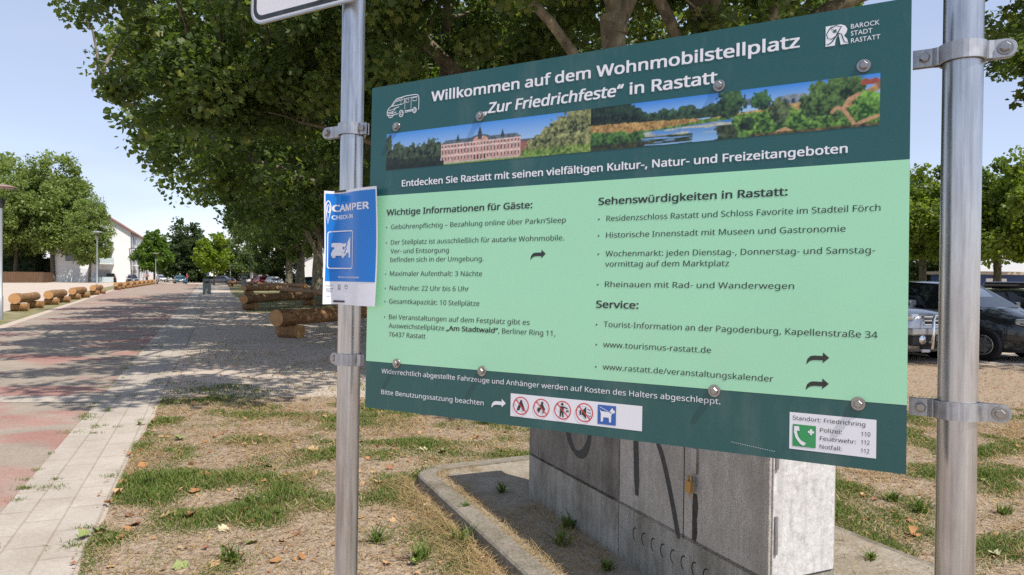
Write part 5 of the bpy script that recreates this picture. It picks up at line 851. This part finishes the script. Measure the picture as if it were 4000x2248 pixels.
# far houses right of the road end
ba = AT(978, 1085, 172); bh = building('gabled_house', 'brown gabled house with white ground floor between the far trees', ba, .25, 7.6, 9, 3.4, 3.42, WHW, None)
m = MB(); m.add([(-.6, -1.4, 2.5), (8.2, -1.4, 2.5), (8.2, .4, 3.7), (-.6, .4, 3.7), (-.6, -1.4, 2.35), (8.2, -1.4, 2.35)], [(0, 1, 2, 3), (4, 5, 1, 0), (4, 0, 3), (5, 2, 1)]); m.build('porch_roof', TILB, bh)
m = MB(); m.add([(.3, .0, 3.4), (5.2, .0, 3.4), (2.75, .0, 5.6), (.3, 8, 3.4), (5.2, 8, 3.4), (2.75, 8, 5.6)], [(0, 1, 2), (3, 5, 4)]); m.build('gable_boards', DKWOOD, bh)
m = MB(); m.add([(-.2, -.4, 3.15), (2.75, -.4, 5.8), (8.6, -.4, 3.0), (-.2, 8.4, 3.15), (2.75, 8.4, 5.8), (8.6, 8.4, 3.0)], [(0, 1, 4, 3), (1, 2, 5, 4)]); o = m.build('roof', TILB, bh); sm_ = o.modifiers.new('solid', 'SOLIDIFY'); sm_.thickness = .18
m = MB(lambda x, z, o: (x, -o, z)); m.ellipse((2.75, 4.5), .3, .3, .03); m.build('gable_window', WING, bh)
for x in (1.2, 3.2, 5.2): window(bh, lambda x, z, o: (x, -o, z), x, 1.5, 1.1, 1.1)
wa = AT(1062, 1088, 150); w2 = building('low_white_house', 'low white house with pale roof left of the far trunks', wa, .15, 6.4, 7, 3.3, 4.6, WHW, plain('pale_roof', (.42, .41, .40), .7), .4)
window(w2, GF, 2.0, 1.6, 1.2, 1.1); window(w2, GF, 4.6, 1.6, 1.2, 1.1)
wa = AT(1178, 1088, 145); w3 = building('tall_white_house', 'tall bright white gable wall seen between the far plane trunks', wa, .1, 9.5, 9, 4.6, 7.0, WHW, plain('grey_roof', (.20, .20, .21), .7), .35); window(w3, GF, 7.5, 2, 1.1, 1.2)
wa = AT(770, 1085, 190); w4 = building('white_hall', 'long low white building behind the yellow green young tree', wa, .0, 17, 8, 4.0, 5.0, WHW, plain('flat_grey_roof', (.34, .33, .33), .7), .3, 'x')
for x in (2.5, 6.5, 10.5, 14.5): window(w4, GF, x, 1.7, 1.6, 1.2)
wa = AT(640, 1085, 205); w5 = building('beige_house', 'pale beige block half hidden behind the cone shaped tree', wa, .1, 5.5, 8, 7.4, 8.4, BEW, TILE, .3)
for z in (1.6, 4.6): window(w5, GF, 1.6, z, 1.1, 1.3); window(w5, GF, 3.8, z, 1.1, 1.3)
m = MB()
for k in range(22): m.tube([(k * .33, 0, 0), (k * .33, 0, 1.9)], .02, 4)
for z in (.2, 1.0, 1.85): m.tube([(0, 0, z), (7.0, 0, z)], .03, 4)
q = AT(930, 1090, 128); rt = empty('wire_gate', (q[0], q[1], 0), .1); tag(rt, 'grey wire mesh gate behind the second bin', 'gate'); m.build('mesh_panel', LAMPG, rt)
# blue kiosk on the right
BLUEW = m_wall('blue_painted_wall', (.055, .085, .20)); ka = AT(3770, 1110, 50); kz = empty('kiosk', (ka[0], ka[1], 0), .06); tag(kz, 'blue flat roofed kiosk with white doors behind the parked cars', 'kiosk')
MB().box((2.0, 1.5, 1.15), (5.0, 3, 2.3)).build('wall', BLUEW, kz); MB().box((2.2, 1.3, 2.42), (6.0, 4.0, .22)).build('roof', plain('tan_roof_edge', (.40, .33, .25), .8), kz, .02)
for x in (1.85, 2.65): d_ = MB().box((x, -.03, 1.05), (.72, .06, 2.0)).build('door', FRM, kz, .01)
MB().box((.0, -.02, 1.55), (.9, .05, .5)).build('hatch', LAMPG, kz)
# ---------------------------------------------------------------- cars
def car(label, body, L=4.4, Wd=1.78, H=1.5, belt=.95, hood=.88, nose=.70, wA=.22, wB=.02, rC=-.36, rD=-.44, rear='hatch', wr=.32, grp='cars parked along the road end', hub=RIM, extra=None, name='parked_car', glassm=GLASS, boot=None):
    rt = empty(name); tag(rt, label, 'car', grp); w = Wd / 2; xA, xB, xC, xD = wA * L, wB * L, rC * L, rD * L; f, b = L / 2, -L / 2; bt = boot if boot else belt + .02
    secs = [(f, .60, .34, nose - .10), (f - .05, .80, .26, nose), (f - .18, .92, .22, nose + .05), (f - .42, .985, .20, nose + .10), (f - .8, 1.0, .19, (nose + .1) * .35 + hood * .65), (xA + .12, 1.0, .19, hood), (xA - .1, 1.0, .19, belt), (0, 1.0, .19, belt), (xC, 1.0, .19, belt + .01), (xD, .99, .2, belt + .02), (xD - .05, .985, .2, bt), (b + .25, .97, .23, bt), (b + .07, .88, .27, bt - .05), (b, .74, .34, bt - .16)]
    m = MB(); n = 14; V = []
    for x, kw, z0, z1 in secs:
        y = w * kw; h = z1 - z0; half = [(0, z0), (y * .80, z0), (y * .965, z0 + h * .12), (y, z0 + h * .38), (y * .995, z0 + h * .62), (y * .965, z0 + h * .86), (y * .86, z0 + h * .985), (0, z1 + .03)]
        V += [(x, a, c) for a, c in half] + [(x, -a, c) for a, c in half[-2:0:-1]]
    m.add(V, [(i * n + k, (i + 1) * n + k, (i + 1) * n + (k + 1) % n, i * n + (k + 1) % n) for i in range(len(secs) - 1) for k in range(n)] + [tuple(range(n)), tuple(range((len(secs) - 1) * n, len(secs) * n))[::-1]], 0, True); bo = m.build('body', body, rt)
    wt = w * .76; zr = H; m = MB(); low = [(xA, w * .90, belt - .02), (xD, w * .90, belt)]; top_ = [(xB, wt, zr - .06), (xC, wt * .97, zr - .07)]
    v = []; 
    st = [(xA, .90 * w, belt - .03, .0), (xB, wt, zr - .05, 1), ((xB * .6 + xC * .4), wt * 1.01, zr, 1), (xC, wt * .96, zr - .05, 1), (xD, .88 * w, belt - .02, 0)]
    ringz = []
    for x, yy, z, t in st:
        ringz.append([(x, -yy * (.9 if t else 1), z), (x, -yy * .5, z + (.03 if t else 0)), (x, yy * .5, z + (.03 if t else 0)), (x, yy * (.9 if t else 1), z)])
    m.add([p for r in ringz for p in r], [(i * 4 + k, i * 4 + k + 1, (i + 1) * 4 + k + 1, (i + 1) * 4 + k) for i in range(4) for k in range(3)], 0, True)
    # sides of the cabin
    for sg_ in (1, -1):
        q = [(xA, sg_ * .90 * w, belt - .03), (xB, sg_ * wt * .9, zr - .05), (xB * .6 + xC * .4, sg_ * wt * .91, zr), (xC, sg_ * wt * .96 * .9, zr - .05), (xD, sg_ * .88 * w, belt - .02)]; m.add(q, [(0, 1, 2, 3, 4) if sg_ < 0 else (4, 3, 2, 1, 0)], 0)
    m.build('cabin', body, rt)
    def lerp(p, q, t): return tuple(a + (c - a) * t for a, c in zip(p, q))
    def quad(nm, a, b_, c, d, off, mat):                   # inset glass quad lifted along its normal
        P4 = [Vector(p) for p in (a, b_, c, d)]; nn = (P4[1] - P4[0]).cross(P4[3] - P4[0]).normalized(); cen = sum(P4, Vector()) / 4
        if nn.dot(cen - Vector((0, 0, .9))) < 0: nn = -nn
        mm = MB(); mm.add([tuple(p + nn * off) for p in P4] + [tuple(p - nn * .02) for p in P4], [(0, 1, 2, 3), (0, 4, 5, 1), (1, 5, 6, 2), (2, 6, 7, 3), (3, 7, 4, 0)]); return mm.build(nm, mat, rt)
    A = (xA, -.90 * w, belt - .03); A2 = (xA, .90 * w, belt - .03); B_ = (xB, -wt * .9, zr - .05); B2_ = (xB, wt * .9, zr - .05)
    bi = lambda a, b_, c, d, s, t: lerp(lerp(a, b_, s), lerp(d, c, s), t)
    quad('windscreen', bi(A, A2, B2_, B_, .05, .06), bi(A, A2, B2_, B_, .95, .06), bi(A, A2, B2_, B_, .93, .95), bi(A, A2, B2_, B_, .07, .95), .012, glassm)
    C1, C2 = (xC, -wt * .864, zr - .05), (xC, wt * .864, zr - .05); D1, D2 = (xD, -.88 * w, belt - .02), (xD, .88 * w, belt - .02)
    quad('rear_window', bi(D1, D2, C2, C1, .08, .18), bi(D1, D2, C2, C1, .92, .18), bi(D1, D2, C2, C1, .9, .92), bi(D1, D2, C2, C1, .1, .92), .012, glassm)
    for sg_ in (1, -1):
        a, b_, c, d = (xA, sg_ * .9 * w, belt - .03), (xD, sg_ * .88 * w, belt - .02), (xC, sg_ * wt * .864, zr - .05), (xB, sg_ * wt * .9, zr - .05)
        for s0, s1, q0, q1 in ((.06, .47, .05, .44), (.50, .92, .49, .93)): quad('side_window', bi(a, b_, c, d, s0, .07), bi(a, b_, c, d, s1, .07), lerp(lerp(d, c, q1), lerp(a, b_, s1), .08), lerp(lerp(d, c, q0), lerp(a, b_, s0), .08), .01, glassm)
        mi = MB(); mi.box((xA - .22, sg_ * (w * .98 + .07), belt + .05), (.10, .2, .14)); mi.build('mirror', body, rt, .03)
        for x, nm in ((f - .86, 0), (b + .82, 1)):
            ar = MB(); ar.lathe([(0, 0), (wr * 1.14, 0), (wr * 1.14, -.03)], 24, (x, sg_ * (w + .004), wr), (0, sg_, 0)); 
            ar.build('wheel_arch', BLKPL, rt); wh = MB(); wh.lathe([(wr * .62, .0), (wr * .68, .03), (wr * .9, .035), (wr, .0), (wr, -.16), (wr * .8, -.2)], 28, (x, sg_ * (w - .005), wr), (0, sg_, 0)); wo = wh.build('wheel', TYRE, rt); hb = MB(); hb.lathe([(0, .012), (wr * .14, .02), (wr * .55, .0), (wr * .64, .016), (wr * .66, -.02)], 20, (x, sg_ * (w - .0), wr), (0, sg_, 0))
            hb.build('rim', hub, wo); sp = MB()
            for k in range(5): a_ = k * 2 * math.pi / 5; sp.box((x + wr * .38 * math.cos(a_), sg_ * (w + .012), wr + wr * .38 * math.sin(a_)), (wr * .34, .012, wr * .12), 0, Matrix.Rotation(-a_, 3, 'Y'))
            sp.build('spoke', hub, wo)
        hl = MB(); hl.box((f - .20, sg_ * w * .70, nose - .015), (.30, w * .40, .13), 0, Matrix.Rotation(-sg_ * .42, 3, 'Z')); hl.build('headlight', LAMPC, rt, .045)
        tl = MB(); tl.box((b + .07, sg_ * w * .76, bt - .17), (.12, w * .26, .2)); tl.build('tail_lamp', REDL, rt, .03)
    g_ = MB(); g_.box((f - .035, 0, nose - .12), (.08, w * .95, .13)); g_.build('grille', BLKPL, rt, .02); g_ = MB(); g_.box((f - .005, 0, .36), (.06, w * 1.15, .12)); g_.build('air_intake', BLKPL, rt, .02)
    for x, s_ in ((f + .022, 1), (b - .012, -1)): pl_ = MB(); pl_.box((x, 0, .50 if s_ > 0 else .78), (.012, .50, .11)); pl_.build('number_plate', WHITEP, rt)
    if extra: extra(rt, f, b, w, nose, H)
    return rt
def park(c, px, Y, heading, s_=1): q = AT(px, 1090, Y); c.location = (q[0], q[1], 0); c.rotation_euler = (0, 0, heading); return c
HB = math.atan2(RD.y, RD.x)                                # along the road, away from the camera
DKBL = paint('dark_blue_paint', (.012, .02, .045)); BLK = paint('black_paint', (.012, .012, .015)); SILV = paint('silver_paint', (.46, .47, .48), .7); WHC = paint('white_car_paint', (.75, .75, .75), 0); GRC = paint('grey_car_paint', (.10, .10, .105), .6); REDC = paint('red_car_paint', (.50, .02, .035), .1); TEAL = paint('teal_car_paint', (.03, .11, .15), .3); DGR = paint('anthracite_paint', (.022, .027, .033), .5)
FARC = dict(hub=RIM)
park(car('black van like estate car parked with its tail towards the road', BLK, 4.5, 1.8, 1.62, 1.0, .95, .75, rC=-.42, rD=-.46), 437, 131, HB)
park(car('dark blue car facing the road next to the black estate', DKBL, 4.3, 1.78, 1.48), 516, 128, HB + math.pi + .15)
park(car('white car under the trees left of the black bin', WHC, 4.1, 1.7, 1.45), 288, 138, HB)
park(car('silver car behind the cone shaped tree', SILV, 4.3, 1.75, 1.5), 631, 150, HB + math.pi + .2)
park(car('small white car beside the dark blue grey car', WHC, 3.8, 1.66, 1.45), 672, 152, HB + math.pi)
park(car('blue grey car next to the person in the red shirt', TEAL, 4.3, 1.76, 1.47), 702, 126, HB + math.pi + .12)
park(car('blue car half hidden by the clipped hedge', paint('mid_blue_paint', (.03, .09, .25)), 4.2, 1.75, 1.45), 760, 158, .2)
park(car('grey saloon seen from the side at the road end', GRC, 4.8, 1.82, 1.46, .92, .86, .68, wA=.20, wB=.03, rC=-.17, rD=-.31, boot=.96), 862, 124, math.pi + .06)
park(car('red car parked before the low green hedge', REDC, 4.0, 1.7, 1.42), 1015, 116, HB + .3)
park(car('white car right of the red car', WHC, 4.2, 1.74, 1.44), 1072, 112, HB + math.pi + .25)
park(car('teal car between the far plane trunks', TEAL, 4.2, 1.74, 1.46), 1204, 118, 2.6)
park(car('dark car half hidden by the poster edge', GRC, 4.2, 1.74, 1.46), 1268, 112, 2.6)
park(car('silver car tail peeping out behind the fence end', SILV, 4.2, 1.74, 1.46), 198, 128, HB + .5)
PARKG = 'cars parked on the right under the trees'
def suv_extra(rt, f, b, w, nose, H):
    for s_ in (1, -1):
        m = MB(); m.tube([(-1.9, s_ * w * .62, H - .02), (-1.8, s_ * w * .62, H + .05), (.1, s_ * w * .62, H + .07), (.3, s_ * w * .62, H + .0)], .02, 8); m.build('roof_rail', BLKPL, rt)
        fl = MB(); fl.lathe([(0, .02), (.085, .015), (.095, 0)], 16, (f + .10, s_ * w * .62, .50), (1, 0, 0)); fl.build('fog_lamp', CHROME, rt)
    m = MB(); m.box((f + .05, 0, .66), (.16, w * 1.86, .15)); m.build('upper_bumper', SILV, rt, .03); m = MB(); m.box((f + .03, 0, .48), (.14, w * 1.8, .22)); m.build('lower_bumper', BLKPL, rt, .03)
    m = MB()
    for z in (.80, .88, .96): m.box((f - .01, 0, z), (.07, w * 1.0, .03))
    m.build('grille_bar', CHROME, rt, .008); m = MB(); m.box((f + .035, .0, .885), (.02, .11, .06)); m.build('badge', REDL, rt, .005)
    m = MB(); q = [(f + .20, -.42, .32), (f + .22, -.42, .60), (f + .20, -.40, .92), (f + .18, -.34, 1.0), (f + .18, .34, 1.0), (f + .20, .40, .92), (f + .22, .42, .60), (f + .20, .42, .32)]; m.tube(q, .032, 12); m.tube([(f + .02, -.42, .42), (f + .21, -.42, .46)], .03, 8); m.tube([(f + .02, .42, .42), (f + .21, .42, .46)], .03, 8); m.build('bull_bar', CHROME, rt)
    pl_ = MB(); pl_.box((f + .145, 0, .53), (.012, .52, .11)); po = pl_.build('number_plate', WHITEP, rt); bs = MB(); bs.box((f + .153, -.235, .53), (.004, .045, .11)); bs.build('plate_strip', BLUEP, po); tm = MB(lambda x, y, z: (f + .1525 + z, x, y)); text(tm, 'R', -.20, -.155, .495, .075, .012, .001); tm.build('plate_lettering', BLACKP, po)
    m = MB(); m.tube([(f + .08, -.55, .27), (f + .10, -.40, .27)], .035, 8); m.build('tow_eye', FRM, rt)
sv = car('silver off road car with chrome bull bar between board and right post', SILV, 4.6, 1.80, 1.80, 1.14, 1.10, .96, wA=.17, wB=.05, rC=-.44, rD=-.48, wr=.38, grp=PARKG, extra=suv_extra); park(sv, 3362, 16.9, math.radians(-75))
def mpv_extra(rt, f, b, w, nose, H):
    m = MB(); m.box((f + .0, 0, nose - .10), (.09, w * 1.05, .02)); m.box((f + .0, 0, nose - .16), (.09, w * 1.05, .015)); m.build('chrome_strip', CHROME, rt, .005)
    for s_ in (1, -1): m = MB(); m.box((f - .14, s_ * w * .72, nose - .075), (.22, w * .42, .018), 0, Matrix.Rotation(-s_ * .42, 3, 'Z')); m.build('running_light', CHROME, rt, .005)
    m = MB(); m.box((f + .01, 0, .26), (.08, w * 1.5, .03)); m.box((f - .0, 0, .46), (.08, w * 1.5, .02)); m.build('bumper_trim', LAMPG, rt, .008)
mv = car('anthracite family van parked right of the right post', DGR, 4.5, 1.84, 1.68, 1.12, 1.09, .88, wA=.29, wB=.10, rC=-.43, rD=-.47, wr=.34, grp=PARKG, extra=mpv_extra); park(mv, 3690, 16.95, math.radians(-62))
bk2 = car('dark estate car at the right picture edge behind the family van', BLK, 4.6, 1.82, 1.50, .96, .9, .72, grp=PARKG); park(bk2, 4080, 20.5, math.radians(-60))
bk3 = car('dark car with roof box farther back at the right edge', GRC, 4.5, 1.8, 1.46, grp=PARKG); park(bk3, 3990, 27, math.radians(-70)); m = MB(); m.box((-.3, 0, 1.62), (1.9, .8, .26)); m.build('roof_box', BLK, bk3, .1)
# ---------------------------------------------------------------- people
SKIN = NB('skin').base((.45, .25, .17)).set(rough=.55).m; JEANS = plain('blue_jeans', (.07, .14, .30), .85); SHIRT = plain('red_shirt', (.55, .035, .085), .85); HAIR = plain('grey_brown_hair', (.16, .11, .08), .7); SHOE = plain('shoes', (.05, .05, .05), .7); DARKCL = plain('dark_clothes', (.03, .03, .04), .9); PINKB = plain('pink_top', (.55, .25, .27), .9)
def skin_mesh(name, verts, edges, mat, parent, root=0, sub=1):
    me = bpy.data.meshes.new(name); me.from_pydata([v[:3] for v in verts], edges, []); me.materials.append(mat); o = bpy.data.objects.new(name, me); link(o, parent); md = o.modifiers.new('skin', 'SKIN'); md.use_smooth_shade = True
    for i, v in enumerate(verts): d = me.skin_vertices[0].data[i]; d.radius = (v[3], v[4] if len(v) > 4 else v[3]); d.use_root = i == root
    o.modifiers.new('sub', 'SUBSURF').render_levels = sub; return o
def person(label, loc, rz, shirt, legs):
    rt = empty('person', loc, rz); tag(rt, label, 'person')
    V = [(0, 0, .95, .15, .11), (0, 0, 1.15, .14, .10), (0, -.01, 1.36, .17, .11), (0, 0, 1.50, .06), (0, .02, 1.60, .075, .085), (0, .02, 1.70, .075, .09)]; E = [(0, 1), (1, 2), (2, 3), (3, 4), (4, 5)]
    for s_ in (1, -1):
        b = len(V); V += [(s_ * .19, 0, 1.42, .06), (s_ * .36, -.06, 1.20, .046), (s_ * .24, .12, 1.02, .036), (s_ * .17, .17, 1.0, .035, .02)]; E += [(2, b), (b, b + 1), (b + 1, b + 2), (b + 2, b + 3)]
        for k in range(4): V.append((s_ * (.13 - .008 * k), .215 - .008 * abs(k - 1), .975 + .018 * k, .009)); E.append((b + 3, len(V) - 1))
        V.append((s_ * .17, .19, 1.055, .010)); E.append((b + 3, len(V) - 1)); c = len(V); V += [(s_ * .10, 0, .88, .095), (s_ * .12, .02, .50, .062), (s_ * .13, -.01, .10, .042), (s_ * .15, .13, .045, .045, .035)]; E += [(0, c), (c, c + 1), (c + 1, c + 2), (c + 2, c + 3)]
    skin_mesh('body', V, E, SKIN, rt)
    T_ = [(0, 0, .93, .175, .135), (0, 0, 1.15, .165, .125), (0, -.01, 1.38, .185, .13), (.20, 0, 1.42, .08), (.32, -.045, 1.26, .072), (-.20, 0, 1.42, .08), (-.32, -.045, 1.26, .072)]; skin_mesh('shirt', T_, [(0, 1), (1, 2), (2, 3), (3, 4), (2, 5), (5, 6)], shirt, rt)
    J = [(0, 0, .94, .168, .13), (.10, 0, .86, .112), (.12, .02, .50, .08), (.13, -.01, .09, .062), (-.10, 0, .86, .112), (-.12, .02, .50, .08), (-.13, -.01, .09, .062)]; skin_mesh('trousers', J, [(0, 1), (1, 2), (2, 3), (0, 4), (4, 5), (5, 6)], legs, rt)
    m = MB(); m.lathe([(0, .13), (.06, .115), (.092, .06), (.098, .0), (.09, -.05)], 16, (0, -.005, 1.69)); m.build('hair', HAIR, rt)
    for s_ in (1, -1): m = MB(); m.box((s_ * .145, .07, .05), (.10, .28, .10)); m.build('shoe', SHOE, rt, .035)
    f_ = MB(); f_.lathe([(0, .035), (.016, 0), (.02, -.03)], 8, (0, .105, 1.625), (0, .6, -.8)); f_.build('nose', SKIN, rt); e_ = MB()
    for s_ in (1, -1): e_.lathe([(0, .008), (.012, 0)], 8, (s_ * .034, .10, 1.67), (0, 1, 0))
    e_.build('eye', BLKPL, rt); mo = MB(); mo.box((0, .103, 1.575), (.05, .01, .012)); mo.build('mouth', REDL, rt); return rt
q = G(730, 1110.5); person('person in red shirt and blue jeans standing hands on hips by a car', (q[0], q[1], 0), 2.4, SHIRT, JEANS)
q = AT(574, 1100, 138); person('person in dark clothes walking along the white building', (q[0], q[1], 0), .6, PINKB, DARKCL)
for o_ in [o for o in COL.objects if o.type == 'MESH' and o.name.split('.')[0] in ('glyph',)]: bpy.data.objects.remove(o_)
hedge(AT(-60, 1090, 134), AT(150, 1090, 133), 6.5, 2.5, 'dark understorey shrubs behind the brown fence', PAL_DARK); hedge(AT(150, 1090, 136), AT(245, 1090, 133), 4.5, 2, 'lower dark shrubs at the end of the brown fence', PAL_DARK)
cl = []
for k in range(150): q = AT(rng.uniform(1380, 3500), 1085, rng.uniform(105, 150)); cl.append((q[0], q[1], rng.uniform(1.0, 8.5), rng.uniform(1.2, 2.4), 90))
V, Fc, C_ = leaves(np.array(cl), .7, LEAF4, PAL_FAR, .3, .9); tag(npmesh('distant_trees', V, Fc, LEAF, None, C_), 'distant belt of trees behind the board', 'trees', kind='stuff')
